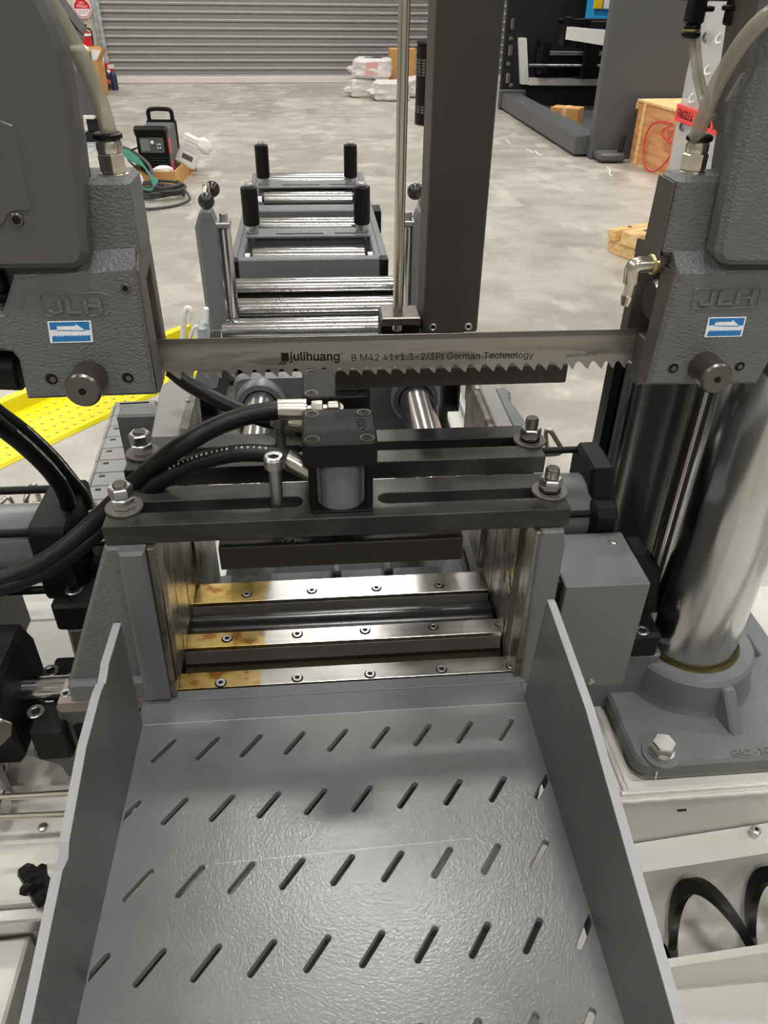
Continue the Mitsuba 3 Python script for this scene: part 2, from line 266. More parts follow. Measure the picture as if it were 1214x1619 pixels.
P(t, 'hose', tube([(ex+0.03, 14.45, ez), (ex+0.09, 14.44, ez-0.04), (ex+0.088, 14.43, ez-0.2), (ex+0.06, 14.42, ez-0.32)], 0.012, 8, 6), 'rubber')
P(t, 'label', ext(rnd(ex-0.035, ex+0.04, ez-0.33, ez-0.16, 0.005), 14.395, 14.402, 'xz'), 'sticker_white')
fx, fz = (-3.4317,0.6351)
t = T('red_tool_case', 'small red box standing behind the dark console', 'box'); P(t, 'body', box(fx-0.12, fx+0.06, 14.1, 14.3, fz-0.1, fz+0.05, 0.01), 'red'); P(t, 'lid', box(fx-0.125, fx+0.065, 14.09, 14.31, fz+0.05, fz+0.075, 0.008), 'sticker_white')
t = T('wall_cabinet', 'white shelf cabinet against the wall carrying the red box', 'cabinet'); P(t, 'body', box(fx-0.4, fx+0.08, 14.02, 14.4, 0, fz-0.1, 0.01), 'cream_wall'); P(t, 'door', box(fx-0.38, fx+0.06, 14.0, 14.02, 0.05, fz-0.14, 0.006), 'cream_wall')
# cardboard box, paper roll, spray bottles near the door guide
bx, by = (-3.0499,12.8681)
t = T('open_carton', 'tall open brown cardboard carton beside the door guide', 'box')
P(t, 'walls', cat(box(bx-0.3, bx+0.03, by, by+0.012, 0, 0.46), box(bx-0.3, bx+0.03, by+0.4, by+0.412, 0, 0.46), box(bx-0.3, bx-0.288, by, by+0.41, 0, 0.46), box(bx+0.018, bx+0.03, by, by+0.41, 0, 0.46), box(bx-0.3, bx+0.03, by, by+0.41, 0, 0.01)), 'cardboard', smooth=False)
P(t, 'flap', hull([(bx+0.03, by, 0.46), (bx+0.03, by+0.41, 0.46), (bx+0.12, by+0.02, 0.60), (bx+0.12, by+0.39, 0.60), (bx+0.04, by, 0.46), (bx+0.13, by+0.02, 0.60)]), 'cardboard', smooth=False)
P(t, 'flap', hull([(bx-0.3, by+0.41, 0.46), (bx+0.03, by+0.41, 0.46), (bx-0.28, by+0.5, 0.6), (bx+0.0, by+0.5, 0.6), (bx-0.28, by+0.51, 0.6)]), 'cardboard', smooth=False)
px0, pz0 = (-3.1309,0.4539)
t = T('paper_roll', 'white paper roll sticking out of the open carton', 'paper roll'); P(t, 'paper', pipe((px0-0.03, 13.2, 0.02), (px0+0.05, 13.28, pz0+0.1), 0.09, 0.03, 24), 'sticker_white'); P(t, 'core', pipe((px0-0.03, 13.2, 0.025), (px0+0.0505, 13.28, pz0+0.103), 0.031, 0.024, 16), 'cardboard')
def spray(x, y, col, head, label, s=1.0):
    t = T('spray_bottle', label, 'spray bottle')
    P(t, 'bottle', lathe([(0.04*s, 0), (0.046*s, 0.01), (0.046*s, 0.15*s), (0.03*s, 0.185*s), (0.014*s, 0.2*s), (0.014*s, 0.225*s)], (x, y, 0.001), (0, 0, 1), 20), col)
    P(t, 'trigger_head', cat(box(x-0.045*s, x+0.03*s, y-0.012, y+0.012, 0.225*s, 0.27*s, 0.006), hull([(x-0.03*s, y-0.006, 0.23*s), (x-0.045*s, y+0.006, 0.235*s), (x-0.05*s, y-0.006, 0.175*s), (x-0.06*s, y+0.006, 0.18*s), (x-0.035*s, y, 0.23*s)])), head)
    P(t, 'collar', cyl((x, y, 0.2*s), (x, y, 0.226*s), 0.019*s, 16), 'red')
ax, ay = (-3.0269,13.745); spray(ax, ay, 'navy', 'white_plastic', 'dark blue spray bottle with a white trigger by the door guide', 1.25)
ax, ay = (-3.0863,13.6593); spray(ax-0.03, ay+0.22, 'white_plastic', 'red', 'white spray bottle with a red trigger by the door guide', 1.3)
ax, ay = (-3.126,13.5751)
t = T('printed_bag', 'crumpled orange and black printed bag by the cardboard carton', 'bag')
g = trimesh.creation.icosphere(3); g.vertices *= [0.1, 0.06, 0.15]; g.vertices *= (1+0.22*(np.sin(g.vertices[:, :1]*70)*np.cos(g.vertices[:, 2:]*50))); g.apply_translation((ax, ay+0.05, 0.14)); P(t, 'bag', g, 'dark_print')
P(t, 'print_band', mv(cat(box(-0.09, 0.09, -0.075, -0.06, -0.02, 0.03, 0.005)), (ax, ay+0.045, 0.14), ry=15), 'orange_print')
# ---------------------------------------------------------------- dark console machine on the left
cx, cy = (-2.2908,9.0385)
t = T('console_machine', 'dark grey machine with a tilted console and a yellow label before the pale wall', 'machine')
kx, kz = (-2.1338,0.8612); mx, mz = (-2.2055,0.2689)
P(t, 'cabinet', ext([(-3.6, 8.9), (kx, 8.9), (kx-0.2, 9.5), (-3.6, 9.5)], mz, kz-0.03, 'xy', 0.01), 'machine_grey')
P(t, 'ledge', ext([(-3.6, 8.86), (kx, 8.86), (kx-0.21, 9.52), (-3.6, 9.52)], kz-0.03, kz, 'xy', 0.004), 'white_plastic')
P(t, 'console', ext([(-2.754,1.6443),(-2.6015,1.4677),(-2.4499,1.2321),(-2.2925,0.9874),(-2.3389,0.9199),(-2.3621,0.8405),(-2.9578,0.8368)], 9.2, 9.6, 'xz', 0.01), 'machine_grey'); P(t, 'console_seam', hull([(*q, 0)[:0] or (q[0], y, q[1]+d_) for q in [(-2.4688,1.2384),(-2.2538,0.9402)] for y in (9.193, 9.21) for d_ in (0, 0.012)]), 'socket_dark', smooth=False)
lx, lz = (-2.2017,0.797), (-2.1481,0.8506); P(t, 'warning_label', box(lx[0], lz[0], 8.892, 8.902, lx[1], lz[1], 0.001), 'label_yellow'); P(t, 'base_trim', box(-3.6, mx-0.01, 8.88, 9.5, mz-0.035, mz, 0.004), 'white_plastic')
for q in (-3.4, mx-0.06): P(t, 'foot', cat(box(q-0.1, q+0.1, 8.95, 9.2, 0.012, 0.1, 0.01), box(q-0.06, q+0.06, 8.98, 9.15, 0.1, mz-0.03, 0.01)), 'machine_black')
P(t, 'base_plate', box(-3.5, mx+0.03, 8.35, 9.5, 0, 0.012, 0.003), 'galv')
# ---------------------------------------------------------------- plasma cutter in its carton, cables
wx, wy = (-1.1157,6.7756)
wx, wy = wx-0.17, wy+0.17
RW = -4.0
def rw(m): return mv(m, rz=RW, about=(wx, wy, 0))
t = T('shallow_carton', 'shallow brown cardboard tray under the black power source', 'box')
cx0, cx1, cy0, cy1 = wx-0.22, wx+0.17, wy-0.17, wy+0.62
P(t, 'walls', rw(cat(box(cx0, cx1, cy0, cy0+0.01, 0, 0.13), box(cx0, cx1, cy1-0.01, cy1, 0, 0.13), box(cx0, cx0+0.01, cy0, cy1, 0, 0.13), box(cx1-0.01, cx1, cy0, cy1, 0, 0.13), box(cx0, cx1, cy0, cy1, 0, 0.008))), 'cardboard', smooth=False)
P(t, 'flap', rw(box(cx1, cx1+0.06, cy1-0.2, cy1-0.19, 0.02, 0.135, 0.002)), 'cardboard')
t = T('plasma_power_source', 'black and grey portable power source with red lettering standing in the cardboard tray', 'welding machine')
a0, a1, b0, b1 = wx-0.135, wx+0.10, wy+0.0, wy+0.40
P(t, 'body', rw(ext([(b0, 0.03), (b1, 0.03), (b1-0.01, 0.42), (b0+0.02, 0.40)], a0, a1, 'yz', 0.01)), 'machine_grey')
P(t, 'front_panel', rw(ext([(b0-0.025, 0.02), (b0+0.012, 0.02), (b0+0.03, 0.40), (b0-0.012, 0.38)], a0-0.008, a1+0.008, 'yz', 0.008)), 'black_smooth')
P(t, 'control_panel', rw(ext(rnd(a0+0.02, a1-0.02, 0.245, 0.36, 0.008), b0-0.027, b0-0.016, 'xz', 0.002)), 'machine_grey')
P(t, 'screen', rw(ext(rnd(a0+0.028, a0+0.098, 0.26, 0.345, 0.004), b0-0.030, b0-0.026, 'xz')), 'screen'); P(t, 'dial', rw(cyl((a0+0.125, b0-0.027, 0.325), (a0+0.125, b0-0.045, 0.325), 0.014, 20, 0.003)), 'sticker_white')
for i in range(4): P(t, 'button', rw(cyl((a0+0.165+0.02*(i % 2), b0-0.026, 0.285+0.026*(i//2)), (a0+0.165+0.02*(i % 2), b0-0.034, 0.285+0.026*(i//2)), 0.006, 12)), 'sticker_white')
for i in range(8): P(t, 'vent_slat', rw(box(a0+0.09, a1-0.02, b0-0.032, b0-0.02, 0.055+i*0.021, 0.064+i*0.021, 0.002)), 'machine_black')
P(t, 'top_hood', rw(ext([(b0-0.03, 0.365), (b0+0.06, 0.375), (b0+0.05, 0.43), (b0-0.01, 0.445), (b0-0.05, 0.42)], a0-0.012, a1+0.015, 'yz', 0.012)), 'black_smooth')
P(t, 'rear_panel', rw(box(a0-0.008, a1+0.008, b1-0.03, b1+0.02, 0.02, 0.435, 0.012)), 'black_smooth')
P(t, 'handle', rw(tube([(a0+0.02, b1-0.01, 0.42), (a0+0.02, b1-0.015, 0.49), (a0+0.05, b1-0.015, 0.515), (a1-0.05, b1-0.015, 0.515), (a1-0.02, b1-0.015, 0.49), (a1-0.02, b1-0.01, 0.42)], 0.017, 10, 5)), 'black_smooth')
P(t, 'side_lettering', rw(cat(box(a1, a1+0.003, b0+0.05, b0+0.12, 0.22, 0.34, 0.001), box(a1, a1+0.003, b0+0.05, b0+0.13, 0.06, 0.16, 0.001))), 'red_logo'); P(t, 'warning_sticker', rw(box(a0+0.1, a1-0.02, b0+0.08, b0+0.16, 0.405, 0.412, 0.001)), 'orange_print')
def blob(loc, s, seed, rz=0, amp=0.25, sub=3):
    g = trimesh.creation.icosphere(sub); v = g.vertices
    import meshkit
    g.vertices = v*(0.8+amp*2*(meshkit.fbm(v*1.7+seed*7.3, 3, seed)[:, None]-0.4)); g.vertices *= s; return mv(g, loc, rz=rz)
S('foam_wrap', 'white foam wrapping lying in the cardboard tray before the power source', 'packing', rw(blob((wx+0.06, wy-0.09, 0.125), (0.1, 0.05, 0.045), 3, 10)), 'foam')
t = T('plastic_bag', 'clear and white printed plastic bag leaning out of the cardboard tray', 'bag')
P(t, 'bag', rw(mv(cat(box(-0.09, 0.09, -0.02, 0.02, 0, 0.26, 0.02), blob((0.09, 0, 0.22), (0.09, 0.04, 0.07), 5)), (wx+0.17, wy+0.22, 0.1), ry=28, rz=12)), 'white_plastic'); P(t, 'print', rw(mv(cat(box(-0.05, 0.04, -0.023, -0.019, 0.06, 0.1), *[box(-0.07, 0.06, -0.0215, -0.0195, 0.13+q, 0.133+q) for q in (0, 0.02, 0.04, 0.07)]), (wx+0.17, wy+0.22, 0.1), ry=28, rz=12)), 'machine_grey', smooth=False)
ccx, ccy = (-1.2099,6.4853)
rng = np.random.default_rng(4); pts = []
for i in range(90):
    a = i*0.43; r = 0.155+0.02*math.sin(i*0.9)+0.012*math.sin(i*0.37); pts.append((ccx+r*math.cos(a)*1.1+0.01*math.sin(i*.2), ccy+r*math.sin(a)*0.9, 0.014+0.0009*i+0.008*math.sin(i*0.6)))
pts += [(-0.9523,6.25,0.045), (-1.0219,6.1656,0.014), (-1.2082,6.0349,0.014), (-1.4825,6.0259,0.014)]
S('cable_coil', 'coiled grey cable lying on the floor in front of the cardboard tray', 'cable', tube(pts, 0.0105, 8, 4), 'rubber_grey')
S('power_cable', 'thick dark cable arching from the power source down to the coil', 'cable', tube([(-1.5864,6.95,0.2925),(-1.4845,6.9,0.2721),(-1.3768,6.75,0.2455),(-1.2887,6.6,0.2069),(-1.2501,6.5,0.1332),(-1.2152,6.35,0.0805)], 0.013, 10, 8), 'rubber_grey')
S('thin_cable', 'thin black cable running left from the power source', 'cable', tube([(-1.4003,6.85,0.2988),(-1.4489,6.8,0.2839),(-1.4778,6.75,0.2366),(-1.406,6.6,0.2074),(-1.2975,6.5,0.1704),(-1.2095,6.45,0.1244)], 0.007, 8, 8), 'rubber')
sp = spline([(-1.4961,6.7,0.3006),(-1.4061,6.6,0.2625),(-1.3173,6.5,0.2253),(-1.2452,6.4,0.1529),(-1.2084,6.32,0.1233),(-1.2484,6.3,0.0913),(-1.3325,6.35,0.0951)], 8); v, f = [], []
for i, q in enumerate(sp):
    w = 0.022+0.014*math.sin(i*0.25); v += [q+[w*0.6, 0, w*0.7], q-[w*0.6, 0, w*0.7], q+[w*0.6, 0.012, w*0.7], q-[w*0.6, -0.012, w*0.7]]
for i in range(len(sp)-1):
    k = 4*i; f += [(k, k+1, k+5), (k, k+5, k+4), (k+2, k+7, k+3), (k+2, k+6, k+7), (k, k+4, k+6), (k, k+6, k+2), (k+1, k+3, k+7), (k+1, k+7, k+5)]
S('cable_sleeve', 'green cloth cable sleeve draped over the tray edge', 'cloth', trimesh.Trimesh(np.array(v), np.array(f), process=False), 'green_cloth', smooth=True)
tx, tz = (-1.3558,0.1815)
t = T('torch_handle', 'white plastic torch handle hanging beside the green sleeve', 'torch'); P(t, 'grip', tube([(-1.4022,6.35,0.2131),(-1.3621,6.35,0.1995),(-1.3336,6.35,0.1723),(-1.3248,6.35,0.1406)], 0.028, 12, 6), 'white_plastic'); P(t, 'tip', cyl((-1.3204,6.34,0.1562), (-1.3305,6.34,0.1245), 0.02, 14), 'sticker_white')
# ---------------------------------------------------------------- wrapped parcels, small carton, bin
def parcel(label, pxl, dims, z0, seed, rz, printed=False):
    x, y = pxl
    g = box(-0.5, 0.5, -0.5, 0.5, -0.5, 0.5, 0.12)
    for _ in range(4): g = g.subdivide()
    import meshkit
    v = g.vertices; nz = meshkit.fbm(v*4+seed*3.1, 4, seed); g.vertices = v*(1+0.26*(nz[:, None]-0.5))*np.array(dims)
    t = T('wrapped_parcel', label, 'parcel'); P(t, 'wrapping', mv(g, (x, y, z0+dims[2]*0.5), rz=rz), 'wrap_white')
    e = blob((-dims[0]*0.5, 0, -0.02), (0.1, 0.12, 0.05), seed+2, amp=0.4); P(t, 'loose_end', mv(e, (x, y, z0+dims[2]*0.5), rz=rz), 'wrap_white')
    if printed:
        P(t, 'print', mv(cat(*[mv(box(-0.13, 0.13, -0.022, 0.022, 0, 0.004), (0.02+q, 0, dims[2]*0.505)) for q in (-0.0,)], mv(box(-0.1, 0.1, -0.02, 0.02, 0, 0.004), (0.1, 0.12, dims[2]*0.5))), (x, y, z0+dims[2]*0.5), rz=rz), 'dark_print'); P(t, 'pink_print', mv(box(-0.08, 0.1, -0.004, 0.004, -0.08, 0.08), (x-0.03, y-dims[1]*0.5, z0+dims[2]*0.5), rz=rz), 'pink_print')
parcel('white plastic wrapped parcel at the bottom left of the pile by the roller door', (0.80, 12.95), (0.42, 0.36, 0.24), 0.0, 1, 8)
parcel('white wrapped parcel with dark print lying on top of the pile', (0.93, 12.95), (0.56, 0.46, 0.25), 0.255, 2, -10, True)
parcel('pinkish white wrapped parcel in front, half behind the steel rod', (1.17, 12.55), (0.5, 0.4, 0.25), 0.0, 3, 4)
parcel('white wrapped parcel beside the black bin', (1.52, 12.98), (0.34, 0.4, 0.26), 0.0, 4, -6)
t = T('small_carton', 'brown cardboard carton standing behind the wrapped parcels and the steel rod', 'box'); P(t, 'body', box(1.23, 1.62, 13.26, 13.58, 0.0, 0.60, 0.004), 'cardboard'); P(t, 'tape', box(1.40, 1.45, 13.256, 13.582, 0.001, 0.603, 0.001), 'pine')
qx, qy = (1.4009,10.0979)
t = T('perforated_bin', 'tall black perforated metal bin half behind the dark post', 'bin')
P(t, 'body', lathe([(0.19, 0), (0.2, 0.01), (0.2, 0.82), (0.19, 0.83), (0.16, 0.835)], (qx+0.06, qy+0.15, 0), (0, 0, 1), 40), 'black_smooth'); P(t, 'lid', lathe([(0.2, 0.835), (0.205, 0.84), (0.205, 0.86), (0.19, 0.872), (0.05, 0.88)], (qx+0.06, qy+0.15, 0), (0, 0, 1), 40), 'machine_black')
hs = []
for r in range(9):
    for c in range(9):
        a = math.radians(180+c*20+8); hs.append(mv(box(-0.022, 0.022, -0.003, 0.003, 0, 0.02), (qx+0.06+0.2*math.cos(a), qy+0.15+0.2*math.sin(a), (0.52+r*0.03) if r < 6 else (0.13+(r-6)*0.03)), rz=math.degrees(a)+90))
P(t, 'perforation', cat(*hs), 'machine_grey', smooth=False, kind='stuff'); P(t, 'handle', tube([(qx-0.04, qy-0.03, 0.74), (qx-0.03, qy-0.07, 0.72), (qx+0.06, qy-0.08, 0.72), (qx+0.1, qy-0.04, 0.74)], 0.01, 8, 5), 'galv')
# ---------------------------------------------------------------- dark frame machine at the right, back
t = T('press_machine', 'huge dark grey machine frame with white guides and a blue unit inside', 'machine')
P(t, 'back_panel', box(2.60, 6.2, 11.62, 11.72, 0, 4.2, 0.01), 'machine_black')
P(t, 'side_panel', ext([(2.735, 0), (5.4, 0), (5.4, 3.6), (2.735, 3.6)], 7.95, 8.07, 'xz', 0.008), 'machine_grey')
P(t, 'floor_beam', box(2.60, 2.86, 8.07, 11.62, 0.02, 0.2, 0.012), 'machine_grey'); P(t, 'beam_end', box(2.57, 2.93, 11.5, 11.62, 0.02, 0.24, 0.012), 'machine_grey')
P(t, 'inner_floor', box(2.86, 6.0, 8.07, 11.62, 0.0, 0.04), 'machine_grey')
gx0, gz0 = (2.9136,0.3063); gx1, gz1 = (2.8159,0.8379)
P(t, 'upright_guide', hull([(gx1-0.05, 11.5, gz1), (gx1+0.045, 11.5, gz1), (gx0-0.06, 11.5, gz0), (gx0+0.04, 11.5, gz0), (gx1-0.05, 11.62, gz1), (gx1+0.045, 11.62, gz1), (gx0-0.06, 11.62, gz0), (gx0+0.04, 11.62, gz0)]), 'white_plastic', smooth=False)
P(t, 'level_guide', box(gx0+0.04, 5.2, 11.48, 11.62, gz0-0.01, gz0+0.075, 0.006), 'white_plastic')
rx, rz_ = (2.9673,0.62)
P(t, 'carriage', cat(box(rx+0.03, rx+1.9, 11.3, 11.45, rz_-0.12, rz_+0.12, 0.01), box(rx+0.05, rx+0.16, 11.25, 11.6, rz_-0.17, rz_+0.2, 0.01), box(rx+0.6, rx+0.8, 11.2, 11.6, rz_-0.22, rz_+0.42, 0.01)), 'black_smooth')
P(t, 'rail', cyl((rx-0.1, 11.26, rz_-0.07), (rx+1.9, 11.26, rz_-0.07), 0.018, 12), 'zinc'); P(t, 'rail', box(rx+0.15, rx+1.9, 11.27, 11.31, rz_+0.04, rz_+0.09, 0.005), 'zinc_dull')
sx0, sz0 = (3.1132,1.0049); P(t, 'slanted_guide', hull([(sx0, 10.55, sz0), (sx0, 10.55, sz0-0.13), (sx0+1.0, 10.1, sz0-0.06), (sx0+1.0, 10.1, sz0-0.25), (sx0, 10.7, sz0), (sx0, 10.7, sz0-0.13), (sx0+1.0, 10.3, sz0-0.06), (sx0+1.0, 10.3, sz0-0.25)]), 'white_plastic', smooth=False)
P(t, 'tool_bar', cat(box(sx0-0.08, sx0+1.3, 10.72, 10.8, sz0+0.02, sz0+0.08, 0.01), box(sx0-0.02, sx0+0.06, 10.6, 10.8, sz0-0.2, sz0+0.1, 0.01), box(sx0+0.3, sx0+1.2, 10.6, 10.9, sz0-0.02, sz0+0.06, 0.01)), 'black_smooth')
ux, uz = (3.5673,0.9977); P(t, 'blue_unit', cat(box(ux, ux+1.0, 11.1, 11.4, uz, uz+1.6, 0.015), box(ux+0.04, ux+0.2, 11.05, 11.1, uz-0.04, uz+0.06, 0.006)), 'blue')
yx, yz = (3.5644,1.1752); P(t, 'meter', box(yx, yx+0.1, 11.05, 11.1, yz, yz+0.14, 0.005), 'label_yellow'); P(t, 'meter', box(yx+0.12, yx+0.24, 11.05, 11.1, yz, yz+0.13, 0.005), 'sticker_white')
for i, (hx, hy) in enumerate(((811,38), (808,61), (807,80), (804,101), (803,124), (808,134))):
    x_, z_ = [(2.6835,0.9891), (2.6759,0.8273), (2.6821,0.6914), (2.6728,0.5386), (2.6823,0.3683), (2.7349,0.2859)][i]; h_ = 0.06 if i in (0, 2, 4) else 0.022
    P(t, 'hinge', box(x_-0.025, x_+0.025, 11.59, 11.625, z_-h_, z_+h_, 0.008), 'nickel')
x_, z_ = (2.8798,0.0309)
t = T('foot_pedal', 'grey foot pedal with a short black lever standing at the dark machine panel', 'pedal'); P(t, 'base', box(x_-0.12, x_+0.13, 7.72, 7.94, 0.015, 0.09, 0.02), 'machine_grey'); P(t, 'lever', cyl((x_+0.09, 7.8, 0.09), (x_+0.11, 7.8, 0.24), 0.025, 16, 0.005), 'machine_black')
x_, y_ = (2.9805,9.7065)
t = T('cardboard_box', 'small brown cardboard box lying on the floor of the dark machine frame', 'box'); P(t, 'body', mv(box(-0.17, 0.17, -0.12, 0.12, 0, 0.2, 0.006), (x_+0.03, y_+0.1, 0.042), rz=-32), 'cardboard'); P(t, 'tape', mv(box(-0.025, 0.025, -0.121, 0.121, 0.04, 0.2015), (x_+0.03, y_+0.1, 0.042), rz=-32), 'pine', smooth=False)
for i, pq in enumerate(([(2.2104,8.4231),(2.2327,8.351),(2.2329,8.2455),(2.2856,8.35),(2.2677,8.1757),(2.2955,8.1071)], [(2.7624,7.4947),(2.7476,7.3779),(2.6851,7.2097),(2.6717,7.1006)], [(2.1322,9.0385),(2.1179,8.878),(2.1212,8.7994)])):
    S('packing_strip', ['white scrap of strapping on the floor in front of the dark machine', 'white scrap of strapping on the floor near the foot pedal', 'tiny white scrap on the floor beside the dark post'][i], 'scrap', tube([(a, b, 0.008) for a, b in pq], 0.008, 6, 4), 'white_plastic')
# crate with red cable
x_, y_ = (3.0863,7.9409)
t = T('plywood_crate', 'orange brown plywood crate with pale battens beside the dark machine', 'crate')
def rc(m): return mv(m, (x_, y_-0.12, 0), rz=-84)
P(t, 'body', rc(box(0.0, 1.15, 0.0, 0.9, 0.02, 0.52, 0.004)), 'plywood'); P(t, 'lid', rc(box(-0.015, 1.17, -0.015, 0.915, 0.52, 0.545, 0.004)), 'pine')
for q in ((0.13, 0.175), (0.95, 1.0)): P(t, 'batten', rc(box(q[0], q[1], -0.02, 0.0, 0.0, 0.54, 0.003)), 'pine')
P(t, 'batten', rc(box(-0.02, 0.0, -0.02, 0.92, 0.46, 0.52, 0.003)), 'pine'); P(t, 'skid', rc(box(0.02, 1.12, 0.0, 0.08, 0.0, 0.02)), 'pine'); P(t, 'skid', rc(box(0.02, 1.12, 0.8, 0.88, 0.0, 0.02)), 'pine')
S('red_cable', 'red cable looped over the plywood crate', 'cable', tube([(3.131, 7.106, 0.431), (3.117, 7.24, 0.428), (3.101, 7.393, 0.402), (3.091, 7.487, 0.342), (3.087, 7.527, 0.236), (3.09, 7.499, 0.116), (3.096, 7.437, 0.034), (3.11, 7.313, 0.012), (3.123, 7.185, 0.048), (3.134, 7.081, 0.13), (3.143, 6.991, 0.228)], 0.008, 8, 8), 'red_logo')
S('cord_bundle', 'bundle of thin red cord hanging on the plywood crate beside the wrapped goods', 'cable', tube([(3.12, 7.072, 0.421), (3.106, 7.199, 0.378), (3.105, 7.21, 0.326), (3.116, 7.109, 0.305), (3.122, 7.047, 0.365), (3.108, 7.182, 0.39), (3.11, 7.163, 0.323), (3.124, 7.035, 0.292), (3.116, 7.103, 0.342), (3.122, 7.047, 0.39)], 0.006, 8, 6), 'red_logo')
# ---------------------------------------------------------------- film-wrapped goods on a timber pallet
t = T('timber_pallet', 'pale timber pallet of thick beams under the film-wrapped goods', 'pallet')
q0 = (1.8692,4.8554); pa = math.degrees(math.atan2((2.0087,4.54)[1]-q0[1], (2.0087,4.54)[0]-q0[0]))
def rp(m): return mv(m, (q0[0], q0[1], 0), rz=pa)
for yy in (0.0, 0.55): P(t, 'runner', rp(ext([(0.0, 0.03), (0.04, 0.0), (1.5, 0.0), (1.5, 0.085), (0.03, 0.085), (0.0, 0.06)], yy, yy+0.1, 'xz', 0.004)), 'pine')
for xx, w, hh in ((0.02, 0.07, 0.15), (0.14, 0.14, 0.165), (0.7, 0.12, 0.165), (1.25, 0.12, 0.165)): P(t, 'beam', rp(box(xx, xx+w, -0.03, 0.8, 0.085, hh, 0.005)), 'pine')
P(t, 'bolt_head', rp(cat(*[cyl((0.055, y, 0.148), (0.055, y, 0.154), 0.013, 12) for y in (0.12, 0.3)], *[cyl((0.21, y, 0.163), (0.21, y, 0.169), 0.013, 12) for y in (0.1, 0.24)])), 'machine_grey', kind='stuff')
t = T('wrapped_goods', 'tall goods wrapped in clear film with red FRAGILE tape on the timber pallet', 'wrapped goods')
wgx, wgy = (2.1892,4.9242); H0 = 0.183; YL = 1.2
P(t, 'core', box(wgx+0.02, wgx+0.6, wgy-YL+0.03, wgy-0.03, H0, 0.62, 0.01), 'galv'); P(t, 'core', box(wgx+0.03, wgx+0.6, wgy-YL+0.04, wgy-0.04, 0.621, 1.45, 0.03), 'wrap_white')
for i in range(20):
    zz = 0.72+0.15*(i//5); yy = wgy-0.1-0.17*(i % 5)-0.05*((i//5) % 2)
    P(t, 'tube_end', pipe((wgx+0.04, yy, zz), (wgx-0.004, yy-0.02, zz+0.02), 0.028, 0.02, 16), 'white_plastic' if i % 3 else 'machine_grey')
P(t, 'arrow_mark', cat(box(wgx+0.012, wgx+0.0195, wgy-0.36, wgy-0.24, 0.30, 0.37), *[box(wgx+0.012, wgx+0.0195, wgy-0.345+q, wgy-0.33+q, 0.38, 0.45) for q in (0, 0.06)]), 'pink_print', smooth=False)
g = ext(rnd(wgx, wgx+0.63, wgy-YL, wgy, 0.03), H0, 1.47, 'xy', 0.02).subdivide().subdivide().subdivide()
P(t, 'film', trimesh.Trimesh(g.vertices*1.0+np.c_[0.006*np.sin(g.vertices[:, 2]*60+g.vertices[:, 1]*45), 0.006*np.sin(g.vertices[:, 2]*75+g.vertices[:, 0]*33), 0*g.vertices[:, 2]], g.faces, process=False), 'film', smooth=True)
tz0 = (4.7738,0.7954)[1]
P(t, 'fragile_tape', box(wgx-0.0085, wgx+0.64, wgy-YL-0.009, wgy+0.0085, tz0-0.045, tz0+0.045, 0.004), 'tape_red')
def tl(s_, y, L_): m = text(s_, 0, L_, 0, 0.042, 0.0015, 0); return mv(m, (wgx-0.0087, y, tz0-0.02), rz=-90)
P(t, 'tape_lettering', cat(*[tl('FRAGILE', wgy-0.03-0.24*i, 0.17) for i in range(4)], *[mv(ext([(0, 0), (0.026, 0), (0.013, 0.042)], -0.001, 0, 'xz'), (wgx-0.0087, wgy-0.21-0.24*i, tz0-0.02), rz=-90) for i in range(4)]), 'ink', smooth=False)
# ---------------------------------------------------------------- free-standing roller conveyor
t = T('roller_conveyor', 'grey roller conveyor with black upright posts standing on the floor behind the saw', 'conveyor')
CX = -0.022; CF, CB = 2.27, 3.52; CT = 0.74
for s in (-1, 1): P(t, 'side_rail', cat(box(CX+s*0.215-0.02, CX+s*0.215+0.02, CF+0.03, CB, 0.645, CT-0.004, 0.004), box(CX+s*0.223-0.01, CX+s*0.223+0.01, CF+0.03, CB, CT-0.008, CT, 0.002)), 'conveyor_grey')
P(t, 'front_plate', box(CX-0.21, CX+0.21, CF, CF+0.03, 0.66, CT, 0.004), 'conveyor_grey')
for s in (-1, 1): P(t, 'tube_end', box(CX+s*0.223-0.012, CX+s*0.223+0.012, CF-0.002, CF+0.03, 0.66, CT-0.004, 0.002), 'black_smooth', 'open black tube end')
for y0, y1, sl in ((2.39, 2.5, 0), (2.52, 2.62, 1), (2.80, 2.86, 0), (2.86, 2.95, 2), (3.1, 3.17, 0), (3.235, 3.36, 1)):
    if sl == 2: P(t, 'cross_channel', box(CX-0.195, CX+0.195, y0, y1, 0.66, CT-0.002, 0.004), 'conveyor_grey')
    if sl == 1:
        po = Polygon(sbox(CX-0.2, y0, CX+0.2, y1).exterior.coords, [slot((CX-0.1, (y0+y1)/2-0.02), (CX+0.04, (y0+y1)/2-0.02), 0.008).exterior.coords, slot((CX+0.09, (y0+y1)/2-0.02), (CX+0.15, (y0+y1)/2-0.02), 0.008).exterior.coords, slot((CX-0.19, (y0+y1)/2-0.02), (CX-0.15, (y0+y1)/2-0.02), 0.008).exterior.coords])
        P(t, 'post_plate', ext(po, CT-0.008, CT-0.001, 'xy', 0.001), 'conveyor_grey')
P(t, 'tube_end', box(CX+0.225, CX+0.262, 2.855, 2.95, 0.655, 0.735, 0.003), 'black_smooth', 'open black tube end'); P(t, 'dark_pan', box(CX-0.2, CX+0.2, CF+0.03, CB-0.03, 0.645, 0.652), 'black_smooth'); P(t, 'end_plate', box(CX-0.2, CX+0.2, CB-0.03, CB, 0.66, CT, 0.003), 'conveyor_grey')  # black pan put in for the dark space below the rollers
